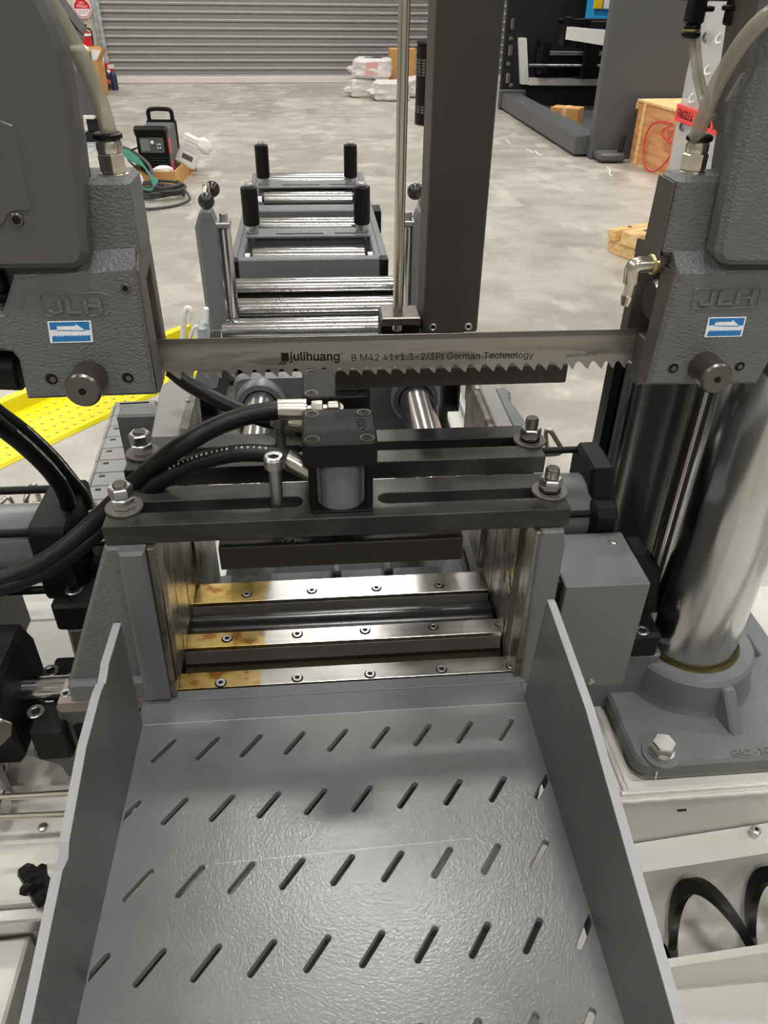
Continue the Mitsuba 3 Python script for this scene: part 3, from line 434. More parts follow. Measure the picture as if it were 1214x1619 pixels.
for y in (2.35, 2.71, 3.10, 3.44):
    k = P(t, 'roller', cyl((CX-0.17, y, 0.716), (CX+0.17, y, 0.716), 0.034, 28, 0.003), 'chrome')
    for s in (-1, 1):
        P(k, 'axle_nut', hexa((CX+s*0.178, y, 0.718), (s, 0, 0), 0.03, 0.016, 0.001), 'sticker_white', 'white end nut')
for x, y, h in ((-0.205, 2.565, 0.845), (0.152, 2.565, 0.845), (-0.2, 3.285, 0.86), (0.15, 3.285, 0.86)):
    pz_ = {2.565: (-0.204,0.886)[1], 3.285: (-0.1959,0.8916)[1]}[y]
    k = P(t, 'post', cyl((x, y, 0.765), (x, y, pz_-0.006), 0.0265, 24, 0.003), 'black_smooth', 'black upright post')
    P(k, 'bolt_head', hexa((x, y, pz_-0.006), (0, 0, 1), 0.026, 0.012, 0.002), 'zinc', 'bright hexagon bolt'); P(k, 'base_nut', cyl((x, y, CT-0.001), (x, y, 0.765), 0.021, 16, 0.002), 'zinc')
for y in (2.55, 3.3):
    for s in (-1, 1): P(t, 'leg', cat(box(CX+s*0.2-0.03, CX+s*0.2+0.03, y-0.03, y+0.03, 0.01, 0.66, 0.004), box(CX+s*0.2-0.06, CX+s*0.2+0.06, y-0.06, y+0.06, 0.0, 0.012, 0.003)), 'conveyor_grey')
# ---------------------------------------------------------------- in-feed roller bed of the saw
t = T('infeed_roller_bed', 'three thick chrome rollers between grey side arms behind the saw blade', 'roller bed')
for y in (1.755, 1.895, 2.055): P(t, 'roller', cyl((-0.232, y, 0.722), (0.236, y, 0.722), 0.031, 36, 0.003), 'chrome', 'thick chrome roller')
for s, xx in ((-1, -0.245), (1, 0.249)): P(t, 'side_channel', box(xx-0.012, xx+0.012, 1.40, 2.13, 0.6, 0.70, 0.003), 'black_smooth')
P(t, 'cross_plate', box(-0.235, 0.239, 1.80, 1.83, 0.6, 0.68, 0.003), 'socket_dark'); P(t, 'dark_pan', box(-0.24, 0.24, 1.40, 2.13, 0.585, 0.6), 'socket_dark')
P(t, 'leg', cat(box(-0.25, -0.19, 1.98, 2.04, 0, 0.6, 0.004), box(0.19, 0.25, 1.98, 2.04, 0, 0.6, 0.004)), 'machine_grey')
def guide_arm(xx, s, y, ztop, label, kn):
    t = T('guide_roller_arm', label, 'guide arm')
    P(t, 'arm', ext(Polygon([(xx-0.024, 0.62), (xx+0.02, 0.62), (xx+0.02, ztop-0.025), (xx+0.012, ztop), (xx-0.014, ztop), (xx-0.026, ztop-0.03)]), y-0.02, y+0.045, 'xz', 0.009), 'arm_grey')
    P(t, 'guide_roller', cyl((xx-s*0.036, y+0.01, 0.745), (xx-s*0.036, y+0.01, ztop-0.035), 0.0135, 20, 0.002), 'chrome', 'chrome upright guide roller'); P(t, 'roller_bracket', cat(box(xx-0.05 if s > 0 else xx+0.0, xx if s > 0 else xx+0.05, y-0.008, y+0.028, ztop-0.034, ztop-0.022, 0.002), cyl((xx-s*0.036, y+0.01, ztop-0.03), (xx-s*0.036, y+0.01, ztop-0.005), 0.009, 14, 0.001)), 'zinc_dull')
    P(t, 'foot_bracket', box(xx-0.03, xx+0.03, y-0.024, y+0.05, 0.60, 0.735, 0.003), 'machine_grey')
    P(t, 'lever', cat(box(xx-0.008, xx+0.008, y+0.045, y+0.058, ztop-0.01, ztop+0.05, 0.003), cyl((xx, y+0.052, ztop+0.042), (xx, y-0.005, ztop+0.03), 0.006, 12)), 'nickel')
    for q in kn:
        b = trimesh.creation.icosphere(3, 0.0175); b.apply_translation(q); P(t, 'ball_knob', b, 'ball_black', 'glossy black ball knob')
guide_arm(-0.238, -1, 1.76, 0.995, 'grey upright guide arm with two black ball knobs, left of the chrome rollers', ((-0.2314,1.74,1.022), (-0.2277,1.83,1.0274)))
guide_arm(0.247, 1, 1.78, 0.99, 'grey upright guide arm with one ball knob, right of the chrome rollers', ((0.2244,1.78,1.0295),))
t = T('side_latch', 'white metal latch with a round hook beside the left guide arm', 'latch')
P(t, 'hook', tube([(-0.2973,1.6,0.7629),(-0.2933,1.6,0.7917),(-0.288,1.6,0.8199),(-0.2791,1.6,0.8364),(-0.2732,1.6,0.8307),(-0.2783,1.6,0.8126)], 0.0065, 10, 6), 'white_plastic'); P(t, 'block', cat(box(*(lambda a, b: (a[0], b[0], 1.58, 1.63, b[1], a[1]))((-0.2624,0.801), (-0.2411,0.7645)), 0.004)), 'galv'); P(t, 'pin', cyl((-0.2448,1.6,0.802), (-0.239,1.6,0.8384), 0.006, 12, 0.002), 'sticker_white'); P(t, 'link', tube([(-0.2815,1.59,0.7695),(-0.2714,1.59,0.7951),(-0.2598,1.59,0.8019)], 0.004, 8, 4), 'white_plastic')
# ---------------------------------------------------------------- dark post, gauge rod, cross bar
t = T('dark_post', 'tall dark brown square steel post rising behind the blade', 'post')
PX0, PX1 = (0.136,1.0308)[0], (0.21,1.0291)[0]; zb = (0.1631,1.0302)[1]
P(t, 'post', ext(rnd(PX0, PX1, 0.95, 1.02, 0.006, 3), zb, 1.75, 'xy', 0.001), 'post_brown')
for q in ((684,517), (740,516)):
    x_, z_ = {684: (0.1491,1.0384), 740: (0.1965,1.0382)}[q[0]]; k = capscrew(t, (x_, 0.9505, z_), (0, -1, 0), 0.0052, 0.003, name='cover_screw')
P(t, 'lower_block', cat(box((0.0805,1.0285)[0], (0.1932,1.026)[0], 0.955, 1.0, zb-0.05, zb-0.0015, 0.002), box((0.0805,1.0285)[0], PX0-0.003, 0.955, 1.0, zb-0.003, (0.0803,1.0485)[1], 0.002)), 'black_smooth')
t = T('gauge_rod', 'slim bright steel rod hanging through a dark clamp left of the dark post', 'rod')
x_, z_ = (0.1,1.0429); P(t, 'rod', cyl((x_, 0.93, z_), (x_, 0.93, 1.75), 0.0062, 24, 0.001), 'nickel')
zc = (0.0976,1.0649)[1]; P(t, 'clamp', ext([((0.0777,1.0653)[0], 0.905), ((0.1263,1.0643)[0], 0.905), ((0.1263,1.0643)[0], 0.95), ((0.0777,1.0653)[0], 0.95)], zc-0.007, zc+0.004, 'xy', 0.0015), 'knob_dark', 'dark clamp plate')
t = T('black_cross_bar', 'flat black bar lying level right behind the saw teeth', 'bar')
P(t, 'bar', box(0.014, 0.256, 0.712, 0.73, 1.067, 1.088, 0.001), 'brown_black'); P(t, 'hanger', hull([(0.11, 0.726, 1.070), (0.13, 0.726, 1.070), (0.11, 0.726, 1.085), (0.13, 0.726, 1.085), (0.11, 0.97, 0.985), (0.13, 0.97, 0.985), (0.11, 0.97, 0.9985), (0.13, 0.97, 0.9985)]), 'black_smooth', smooth=False)
# ---------------------------------------------------------------- yellow dimpled step
t = T('yellow_step', 'yellow steel ramp plate with raised dimples on the floor behind the hoses', 'ramp')
A, B = np.array((-1.12,2.3184)), np.array((-0.6271,2.9283)); u = (B-A)/np.linalg.norm(B-A); nn = np.array([-u[1], u[0]])
A = A-u*0.9; L = 2.1
def rs(m): return mv(m, (A[0], A[1], 0), rz=math.degrees(math.atan2(u[1], u[0])))
P(t, 'plate', rs(ext([(0, 0.001), (0.035, 0.001), (0.045, 0.012), (0.285, 0.045), (0.29, 0.10), (0.33, 0.10), (0.33, 0.002)], 0, L, 'yz')), 'yellow', smooth=False)
dm = []
for i in range(52):
    for j in range(5):
        a, b = 0.03+i*0.04+(j % 2)*0.02, 0.075+j*0.042
        h = 0.0125+(b-0.045)*0.1375
        dm.append(rs(lathe([(0.0075, 0), (0.006, 0.003), (0.003, 0.0042)], (a, b, h), (0, 0, 1), 8)))
P(t, 'dimples', cat(*dm), 'dimple', smooth=True, kind='stuff')
# ---------------------------------------------------------------- saw bed
t = T('saw_bed', 'cream painted steel bed that carries the vice, the column and the cylinders', 'machine bed')
P(t, 'rear_deck', box(-0.30, 0.335, 0.90, 1.72, 0.30, 0.60, 0.004), 'cream'); P(t, 'middle_deck', box(-0.75, 0.85, 0.525, 0.90, 0.30, 0.60, 0.003), 'cream')
P(t, 'left_deck', box(-0.75, -0.30, 0.90, 1.0, 0.30, 0.60, 0.003), 'cream'); P(t, 'rear_lip', box(-0.75, -0.33, 0.99, 1.004, 0.58, 0.64, 0.003), 'cream_dark')
P(t, 'front_deck', box(-0.75, -0.205, 0.455, 0.525, 0.30, 0.60, 0.003), 'cream'); P(t, 'under_deck', box(-0.205, 0.33, 0.30, 0.525, 0.20, 0.56, 0.003), 'cream_dark')
P(t, 'pedestal', cat(box(-0.7, 0.8, 0.56, 0.88, 0.0, 0.3, 0.01), box(-0.28, 0.3, 0.88, 1.65, 0.0, 0.3, 0.01)), 'cream')
P(t, 'edge_strip', cat(box(0.318, 0.328, 0.90, 1.72, 0.60, 0.612, 0.002), box(0.268, 0.275, 0.98, 1.6, 0.60, 0.64, 0.002)), 'galv')
for x, y in ((0.30, 1.1), (0.30, 1.35)): P(t, 'deck_screw', lathe([(0.006, 0), (0.006, 0.002), (0.003, 0.004)], (x, y, 0.60), (0, 0, 1), 14), 'zinc')
for q in ((-0.3433,0.5418),): P(t, 'dome_screw', lathe([(0.0062, 0), (0.0055, 0.003), (0.003, 0.0048)], (q[0], q[1], 0.6), (0, 0, 1), 18), 'zinc')
P(t, 'weld_pad', cat(box(0.352, 0.82, 0.534, 0.548, 0.60, 0.606, 0.002), box(0.352, 0.362, 0.534, 0.88, 0.60, 0.606, 0.002)), 'cream')
def bead(a, b, n, r):
    a, b = np.array(a, float), np.array(b, float); L = [a+(b-a)*i/n+np.array([0, 0, 0.0008*math.sin(i*1.7)]) for i in range(n+1)]; return tube(L, r, 8, 2)
P(t, 'weld_bead', bead((0.345, 0.533, 0.601), (0.80, 0.533, 0.601), 60, 0.0035), 'cream'); P(t, 'weld_bead', bead((0.351, 0.533, 0.601), (0.351, 0.80, 0.601), 40, 0.0035), 'cream'); P(t, 'weld_bead', bead((0.335, 0.5245, 0.5985), (0.85, 0.5245, 0.5985), 60, 0.003), 'cream')
x_, z_ = (0.4255,0.5713); P(t, 'slit_hole', box(x_-0.006, x_+0.006, 0.5235, 0.53, z_-0.0016, z_+0.0016, 0.0008), 'socket_dark')
P(t, 'alloy_rail', box(-0.75, -0.292, 0.437, 0.452, 0.57, 0.594, 0.002), 'zinc', 'bright alloy rail'); P(t, 'lower_panel', ext([(-0.75, 0.25), (-0.3436,0.3471), (-0.3443,0.4461), (-0.75, 0.424)], 0.5, 0.548, 'xy', 0.003), 'cream')
P(t, 'lower_side', ext([(-0.305, 0.2), (-0.293, 0.2), (-0.287, 0.42), (-0.30, 0.42)], 0.3, 0.56, 'xy', 0.002), 'cream'); P(t, 'lower_dark_gap', box(-0.75, -0.205, 0.0, 0.454, 0.25, 0.5, 0.003), 'machine_black')  # black box in place of shade in the gap beside the lower panel
# chip conveyor at the right front
AB = (0.40, 0.45, 0.50)
def ic(m): return mv(m, ry=-8.2, about=AB)
t = T('chip_conveyor', 'cream chip conveyor trough in front of the column base', 'chip conveyor')
th = [math.radians(a) for a in range(0, 181, 12)]
R = 0.062; yc, zc = 0.437, 0.468
prof = [(0.522, 0.512), (0.487, 0.506)]+[(yc+R*math.cos(a)*0.8, zc-R*math.sin(a)) for a in th]+[(0.385, 0.508), (0.376, 0.508), (0.376, 0.40), (0.522, 0.38)]
P(t, 'trough', ic(ext(prof, 0.32, 1.0, 'yz', 0.0)), 'cream', smooth=40)
x_, y_ = (0.5236,0.51); P(t, 'button_screw', lathe([(0.0066, 0), (0.0066, 0.0025), (0.004, 0.0042)], (x_, y_, 0.5375), (0.1, 0, 1), 18), 'zinc'); P(t, 'screw_socket', lathe([(0.0025, 0.0042), (0.0025, 0.0046)], (x_, y_, 0.5375), (0.1, 0, 1), 6), 'socket_dark')
P(t, 'cover_panel', box(0.33, 1.0, -0.15, 0.376, 0.20, 0.452, 0.004), 'cream', smooth=False)
AUG = 2.73
v, f = [], []
for i in range(181):
    a = i/181*3*2*np.pi; x = 0.365+0.098*a/(2*np.pi)
    for dx, r in ((0.0, 0.046), (0.011, 0.046), (0.011, 0.028), (0.0, 0.028)): v.append((x+dx, yc+r*math.cos(a+AUG), zc+0.005+r*math.sin(a+AUG)))
for i in range(180):
    for j in range(4): q, w = i*4+j, i*4+(j+1) % 4; f += [(q, w, w+4), (q, w+4, q+4)]
g = trimesh.Trimesh(np.array(v), np.array(f), process=False)
if g.volume < 0: g.invert()
S('auger_screw', 'black spiral auger lying in the chip conveyor trough', 'auger', ic(g), 'black_smooth', smooth=35)
# ---------------------------------------------------------------- column with its base
t = T('chrome_column', 'thick chrome column standing in a grey cast base at the right', 'column')
KX, KY, KR = 0.484, 0.708, 0.059
P(t, 'column', lathe([(KR, 0), (KR, 1.3)], (KX, KY, 0.64), (0, 0, 1), 96), 'column_chrome', smooth=40)
P(t, 'base_plate', ext(rnd(0.366, 0.64, 0.548, 0.87, 0.022), 0.606, 0.632, 'xy', 0.004), 'cast')
P(t, 'collar', lathe([(0.094, 0), (0.088, 0.012), (0.0855, 0.048), (0.081, 0.053), (KR+0.001, 0.0535), (KR+0.0008, 0.02)], (KX, KY, 0.631), (0, 0, 1), 72), 'cast')
for a in (-78, 8, 100, 190):
    b = mv(ext([(0.07, 0), (0.128, 0), (0.122, 0.006), (0.092, 0.046), (0.07, 0.05)], -0.009, 0.009, 'xz', 0.003), (KX, KY, 0.631), rz=a); P(t, 'rib', b, 'cast')
P(t, 'oil_ring', lathe([(KR+0.0065, 0), (KR+0.006, 0.0012), (KR+0.0004, 0.002), (KR+0.0004, 0)], (KX, KY, 0.6842), (0, 0, 1), 64), 'oil', 'wet oil around the column foot')
bx_, by_ = (0.3997,0.5641)
for x, y in ((bx_, by_), (0.60, by_)):
    P(t, 'boss', lathe([(0.0235, 0), (0.0225, 0.003), (0.02, 0.0035)], (x, y, 0.6315), (0, 0, 1), 36), 'cast')
    k = P(t, 'hex_bolt', hexa((x, y, 0.641), (0, 0, 1), 0.0265, 0.0135, 0.0016, 0.3), 'zinc'); P(k, 'lock_washer', lathe([(0.0155, 0), (0.0155, 0.0028), (0.0142, 0.003), (0.0155, 0.0034), (0.0155, 0.006)], (x, y, 0.635), (0, 0, 1), 32), 'zinc')
x0_, y0_ = (0.4872,0.5565); m = __import__('meshkit').text_mesh('G42-1004', 0.0095, 0.0012); m.apply_transform(trimesh.transformations.rotation_matrix(0.03, (0, 0, 1))); m.apply_translation((x0_, y0_-0.004, 0.6318)); P(t, 'cast_number', m, 'cast_edge', smooth=False)
x_, z_ = (0.3915,0.615); P(t, 'paint_drip', hull([(x_-0.0015, 0.5475, z_+0.006), (x_+0.0015, 0.5475, z_+0.006), (x_, 0.546, z_-0.009), (x_-0.0012, 0.546, z_-0.006), (x_+0.0012, 0.546, z_-0.006), (x_, 0.548, z_)]), 'cream')
x_, y_ = (0.4587,0.737); S('guide_shaft', 'slimmer chrome shaft between the grey lift cylinder and the thick column', 'shaft', cyl((0.462, 0.825, 0.60), (0.462, 0.825, 1.2), 0.0265, 48), 'column_chrome')
t = T('lift_cylinder', 'dark grey hydraulic lift cylinder left of the thick chrome column', 'hydraulic cylinder')
P(t, 'barrel', cyl((0.4285, 0.82, 0.62), (0.4285, 0.82, 1.19), 0.0305, 48, 0.003), 'lift_grey'); P(t, 'foot', box(0.392, 0.465, 0.79, 0.86, 0.60, 0.64, 0.006), 'cast'); P(t, 'oil_pipe', tube([(0.4655, 0.79, 0.66), (0.4655, 0.79, 0.75), (0.4655, 0.79, 1.18)], 0.003, 8, 4), 'nickel'); P(t, 'pipe_nut', hexa((0.4655, 0.79, 0.705), (0, 0, 1), 0.009, 0.018, 0.001), 'zinc')
t = T('rear_column', 'chrome column with a black strip for the reflection along its edge, between the blade end and the lift cylinder', 'column')
P(t, 'column', cyl((0.435, 0.93, 0.60), (0.435, 0.93, 1.0), 0.030, 48, 0.003), 'chrome'); P(t, 'edge_strip', box(0.394, 0.406, 0.915, 0.945, 0.60, 1.0, 0.002), 'black_smooth')  # black strip gives shape to the dark reflection in the chrome
# ---------------------------------------------------------------- outfeed table with slots
t = T('outfeed_table', 'grey steel discharge table pierced by slanted slots in front of the vice', 'table')
hs = []
for y0, x0, n in ((0.5085, -0.1905, 9), (0.4365, -0.2145, 10), (0.3642, -0.1907, 9), (0.2937, -0.2145, 10), (0.2215, -0.1907, 9), (0.15, -0.2145, 10)):
    for i in range(n):
        x = x0+i*0.0455; s = slot((x+0.0018, y0+0.0022), (x+0.0195, y0+0.0255), 0.0027).intersection(sbox(-0.2062, 0, 0.2138, 1))
        if s.area > 2e-6: hs.append(s)
po = sbox(-0.208, 0.05, 0.2155, 0.5575)
for s in hs: po = po.difference(s)
P(t, 'table_plate', ext(po, 0.742, 0.75, 'xy', 0.0006), 'table'); P(t, 'weld_seam', box(-0.2065, 0.2145, 0.5568, 0.5580, 0.748, 0.7506, 0.0004), 'table_bright', 'pale bare edge of the plate')
for y in (0.475, 0.33, 0.19): P(t, 'crossbar', box(-0.2, 0.21, y-0.012, y+0.012, 0.69, 0.742, 0.002), 'machine_black')
P(t, 'side_plate', ext([(0.572, 0.886), (0.566, 0.886), (0.515, 0.887), (0.512, 0.885), (0.498, 0.881), (0.494, 0.884), (0.4805, 0.8865), (0.425, 0.884), (0.351, 0.8645), (0.342, 0.857), (0.329, 0.862), (0.245, 0.846), (0.05, 0.815), (0.05, 0.72), (0.5575, 0.72), (0.5595, 0.75)], -0.2155, -0.2075, 'yz', 0.0008), 'paint_shaded', smooth=False)
P(t, 'side_plate', ext([(0.551, 0.908), (0.546, 0.9095), (0.419, 0.901), (0.312, 0.877), (0.197, 0.851), (0.05, 0.82), (0.05, 0.72), (0.557, 0.72), (0.566, 0.75)], 0.2145, 0.2225, 'yz', 0.0008), 'paint_shaded', smooth=False)
P(t, 'plate_edge', ext([(0.5755, 0.8775), (0.572, 0.8868), (0.515, 0.8878), (0.512, 0.8858), (0.498, 0.8818), (0.494, 0.8848), (0.4805, 0.8873), (0.425, 0.8848), (0.351, 0.8653), (0.342, 0.8578), (0.329, 0.8628), (0.245, 0.8468), (0.05, 0.8158), (0.05, 0.815), (0.245, 0.846), (0.329, 0.862), (0.342, 0.857), (0.351, 0.8645), (0.425, 0.884), (0.4805, 0.8865), (0.494, 0.884), (0.498, 0.881), (0.512, 0.885), (0.515, 0.887), (0.5715, 0.886), (0.575, 0.877)], -0.2153, -0.2077, 'yz'), 'table_bright', 'pale cut edge', smooth=False)
P(t, 'plate_edge', ext([(0.5515, 0.9085), (0.546, 0.9103), (0.419, 0.9018), (0.312, 0.8778), (0.197, 0.8518), (0.05, 0.8208), (0.05, 0.82), (0.197, 0.851), (0.312, 0.877), (0.419, 0.901), (0.546, 0.9095), (0.551, 0.908)], 0.2147, 0.2223, 'yz'), 'table_bright', 'pale cut edge', smooth=False)
# ---------------------------------------------------------------- vice bed with wear strips
t = T('vice_bed', 'grey vice bed with three bright oily wear strips across it', 'vice bed')
P(t, 'apron', box(-0.2135, 0.2150, 0.5585, 0.5885, 0.66, 0.7492, 0.0008), 'paint'); P(t, 'apron', box(-0.2135, 0.222, 0.589, 0.6045, 0.66, 0.7492, 0.0008), 'paint'); P(t, 'corner_piece', box(0.2153, 0.2235, 0.566, 0.5885, 0.66, 0.7488, 0.0008), 'paint')
P(t, 'base', box(-0.20, 0.22, 0.606, 0.80, 0.60, 0.70, 0.003), 'brown_black')
for (ya, yb), zf, sc in (((0.606, 0.630), 0.73, ((349,1080), (470,1072), (585,1066), (698,1058), (809,1053))), ((0.6705, 0.695), 0.722, ((359,1010), (470,1003), (577,997), (685,991), (791,987))), ((0.751, 0.790), 0.722, ((390,940), (493,934), (595,930), (694,925)))):
    k = P(t, 'wear_strip', box(-0.1795, 0.2115, ya, yb, 0.7435, 0.75, 0.0005), 'strip', 'bright steel strip stained with amber oil at its left end'); P(k, 'strip_edge', box(-0.1795, 0.2115, ya+0.0004, yb-0.0004, zf, 0.7433, 0.0004), 'strip_face'); P(t, 'rib', box(-0.185, 0.214, ya+0.002, yb-0.002, 0.69, zf, 0.001), 'brown_black')
    for i, (u_, v_) in enumerate(sc):
        X_ = {1080: [(-0.1287,0.6118),(-0.0414,0.613),(0.0429,0.6126),(0.1272,0.6143),(0.2108,0.6132)], 1010: [(-0.1275,0.6834),(-0.042,0.6848),(0.0417,0.6854),(0.1274,0.6859),(0.2123,0.6843)], 940: [(-0.1089,0.7641),(-0.0236,0.7655),(0.0619,0.7645),(0.1461,0.7649)]}[sc[0][1]][i]
        kk = P(k, 'screw_well', cyl((X_[0], X_[1], 0.7497), (X_[0], X_[1], 0.7504), 0.0068, 24, 0.0002), 'socket_dark'); 
        P(k, 'screw', cat(ext(Polygon(Point(X_[0], X_[1]).buffer(0.0056, quad_segs=6).exterior.coords, [[(X_[0]+0.0028*math.cos(q*math.pi/3), X_[1]+0.0028*math.sin(q*math.pi/3)) for q in range(6)]]), 0.7502, 0.7519, 'xy', 0.0004)), 'zinc', 'bright socket screw')
P(t, 'roller', cyl((-0.178, 0.7235, 0.728), (0.210, 0.7235, 0.728), 0.0205, 32, 0.002), 'roller_black', 'black roller'); P(t, 'slot_floor', box(-0.18, 0.212, 0.63, 0.6705, 0.70, 0.718, 0.001), 'oily_floor')
# castings behind the strips
t = T('cast_cross_member', 'grey cast cross member with two round bosses behind the wear strips', 'casting')
for q in ((-0.1129,0.713), (0.1809,0.7004)): P(t, 'boss', cyl((q[0], 0.815, q[1]-0.032), (q[0], 0.93, q[1]-0.032), 0.0345, 36, 0.006), 'cast')
P(t, 'bar', box(-0.16, 0.2, 0.83, 0.87, 0.66, 0.70, 0.004), 'cast'); P(t, 'added_dark_tray', box(-0.17, 0.2, 0.803, 1.05, 0.6005, 0.606, 0.001), 'machine_black'); P(t, 'web', box(0.005, 0.017, 0.82, 0.9, 0.65, 0.735, 0.003), 'cast'); P(t, 'web', box(0.078, 0.09, 0.82, 0.9, 0.65, 0.735, 0.003), 'cast')  # black tray added to darken the pale deck behind the press bar
# ---------------------------------------------------------------- vice jaws
t = T('moving_jaw', 'grey cast vice jaw with brown oily steel plates at the left of the wear strips', 'vice jaw')
P(t, 'casting', ext([(-0.1865, 0.7545), (-0.290, 0.7545), (-0.290, 0.779), (-0.2865, 0.786), (-0.2155, 0.9615), (-0.1865, 0.9615)], 0.598, 0.665, 'xz', 0.004), 'cast'); P(t, 'foot_flange', ext([(-0.185, 0.7545), (-0.289, 0.7545), (-0.289, 0.778), (-0.283, 0.784), (-0.185, 0.784)], 0.590, 0.662, 'xz', 0.004), 'cast')
P(t, 'rib', ext([(-0.2005, 0.9615), (-0.1755, 0.9615), (-0.1812, 0.7545), (-0.2085, 0.7545)], 0.586, 0.65, 'xz', 0.003), 'paint')
for i, (ya, yb) in enumerate(((0.5935, 0.6600), (0.6615, 0.7205), (0.7225, 0.783))): P(t, 'jaw_plate', ext([(-0.1745-0.001*(i > 1), 0.9605), (-0.1675, 0.9605), (-0.1755, 0.7515), (-0.181, 0.7515)], ya, yb, 'xz', 0.0008), 'jaw', 'brown oily steel jaw plate')
for i in range(1): P(t, 'jaw_knurl', cat(*[ext([(-0.1676-0.00003*j*6.6, 0.958-0.0066*j), (-0.1671-0.00003*j*6.6-0.00003, 0.9547-0.0066*j), (-0.1679-0.00003*j*6.6, 0.9517-0.0066*j)], 0.600, 0.622, 'xz') for j in range(30)]), 'jaw', smooth=False, kind='stuff')
P(t, 'rear_plate', ext([(-0.1735, 0.9605), (-0.1655, 0.9605), (-0.1725, 0.7515), (-0.18, 0.7515)], 0.786, 0.95, 'xz', 0.001), 'jaw', 'brown oily steel jaw plate')
for q in ((0.612, 0.765), (0.697, 0.768)): k = capscrew(t, (-0.1757, q[0]+0.0, q[1]), (1, 0, 0), 0.0042, 0.0016)
t = T('fixed_jaw', 'grey plate jaw lined with brown knurled steel at the right of the wear strips', 'vice jaw')
P(t, 'front_plate', ext([(0.2165, 0.7435), (0.2405, 0.7435), (0.2415, 0.940), (0.2375, 0.9605), (0.2155, 0.9605), (0.2125, 0.953)], 0.594, 0.66, 'xz', 0.002), 'paint')
for i, (ya, yb) in enumerate(((0.597, 0.625), (0.6255, 0.660), (0.6615, 0.70), (0.7005, 0.74), (0.7405, 0.792))): P(t, 'jaw_plate', box(0.2095+0.0004*(i % 2), 0.2165, ya, yb, 0.7515 if i > 1 else 0.744, 0.958, 0.0008), 'jaw', 'brown oily steel jaw plate')
P(t, 'rear_plate', box(0.2035, 0.212, 0.795, 0.96, 0.7515, 0.9605, 0.001), 'jaw', 'brown oily steel jaw plate')
kn = []
for ya, n in ((0.628, 7), (0.676, 7)):
    for j in range(46):
        for i in range(n): kn.append(hull([(0.2097, ya+i*0.0034+(j % 2)*0.0017, 0.757+j*0.0043), (0.2097, ya+i*0.0034+(j % 2)*0.0017+0.0028, 0.757+j*0.0043), (0.2097, ya+i*0.0034+(j % 2)*0.0017+0.0014, 0.757+j*0.0043+0.0036), (0.2087, ya+i*0.0034+(j % 2)*0.0017+0.0014, 0.757+j*0.0043+0.0013)]))
P(t, 'knurling', cat(*kn), 'jaw', smooth=False, kind='stuff')
for q in ((0.668, 0.845), (0.652, 0.86), (0.655, 0.832)): capscrew(t, (0.2095, q[0], q[1]), (-1, 0, 0), 0.0048, 0.0016, 'brass')
P(t, 'casting', box(0.2165, 0.300, 0.664, 0.80, 0.60, 0.825, 0.004), 'cast'); P(t, 'back_wall', box(0.2165, 0.236, 0.661, 0.796, 0.82, 0.958, 0.002), 'cast')
for side, lab in ((-1, 'left rear vice casting with a pale machined top and a dark pocket'), (1, 'right rear vice casting with a pale machined top and a rounded ear')):
    t = T('rear_vice_casting', lab, 'casting')
    if side < 0:
        P(t, 'wall', ext([(-0.2045, 0.79), (-0.1735, 0.79), (-0.1735, 0.952), (-0.187, 0.957), (-0.207, 0.972), (-0.216, 0.955), (-0.211, 0.88)], 0.60, 0.9625, 'xy', 0.002), 'machined', 'pale machined top'); P(t, 'flange', ext([(-0.262, 0.885), (-0.21, 0.885), (-0.212, 0.915), (-0.262, 0.915)], 0.7, 0.955, 'xy', 0.003), 'cast'); P(t, 'pocket_wall', box(-0.262, -0.21, 0.80, 0.884, 0.60, 0.85, 0.004), 'cast_dark'); P(t, 'key', box(-0.178, -0.171, 0.905, 0.93, 0.90, 0.9645, 0.001), 'zinc')
    else:
        P(t, 'wall', ext([(0.2125, 0.80), (0.2345, 0.80), (0.2345, 0.955), (0.226, 0.968), (0.206, 0.968), (0.2055, 0.962), (0.2125, 0.962)], 0.60, 0.9625, 'xy', 0.002), 'machined', 'pale machined top'); P(t, 'ear', ext([(0.235, 0.80), (0.262, 0.80), (0.252, 0.90), (0.258, 0.925), (0.252, 0.94), (0.235, 0.935)], 0.62, 0.955, 'xy', 0.004), 'cast'); P(t, 'key', box(0.2055, 0.213, 0.918, 0.94, 0.90, 0.9645, 0.001), 'zinc'); P(t, 'top_ear', ext([(0.2125, 0.969), (0.226, 0.969), (0.232, 1.01), (0.212, 1.01)], 0.90, 0.955, 'xy', 0.003), 'cast')
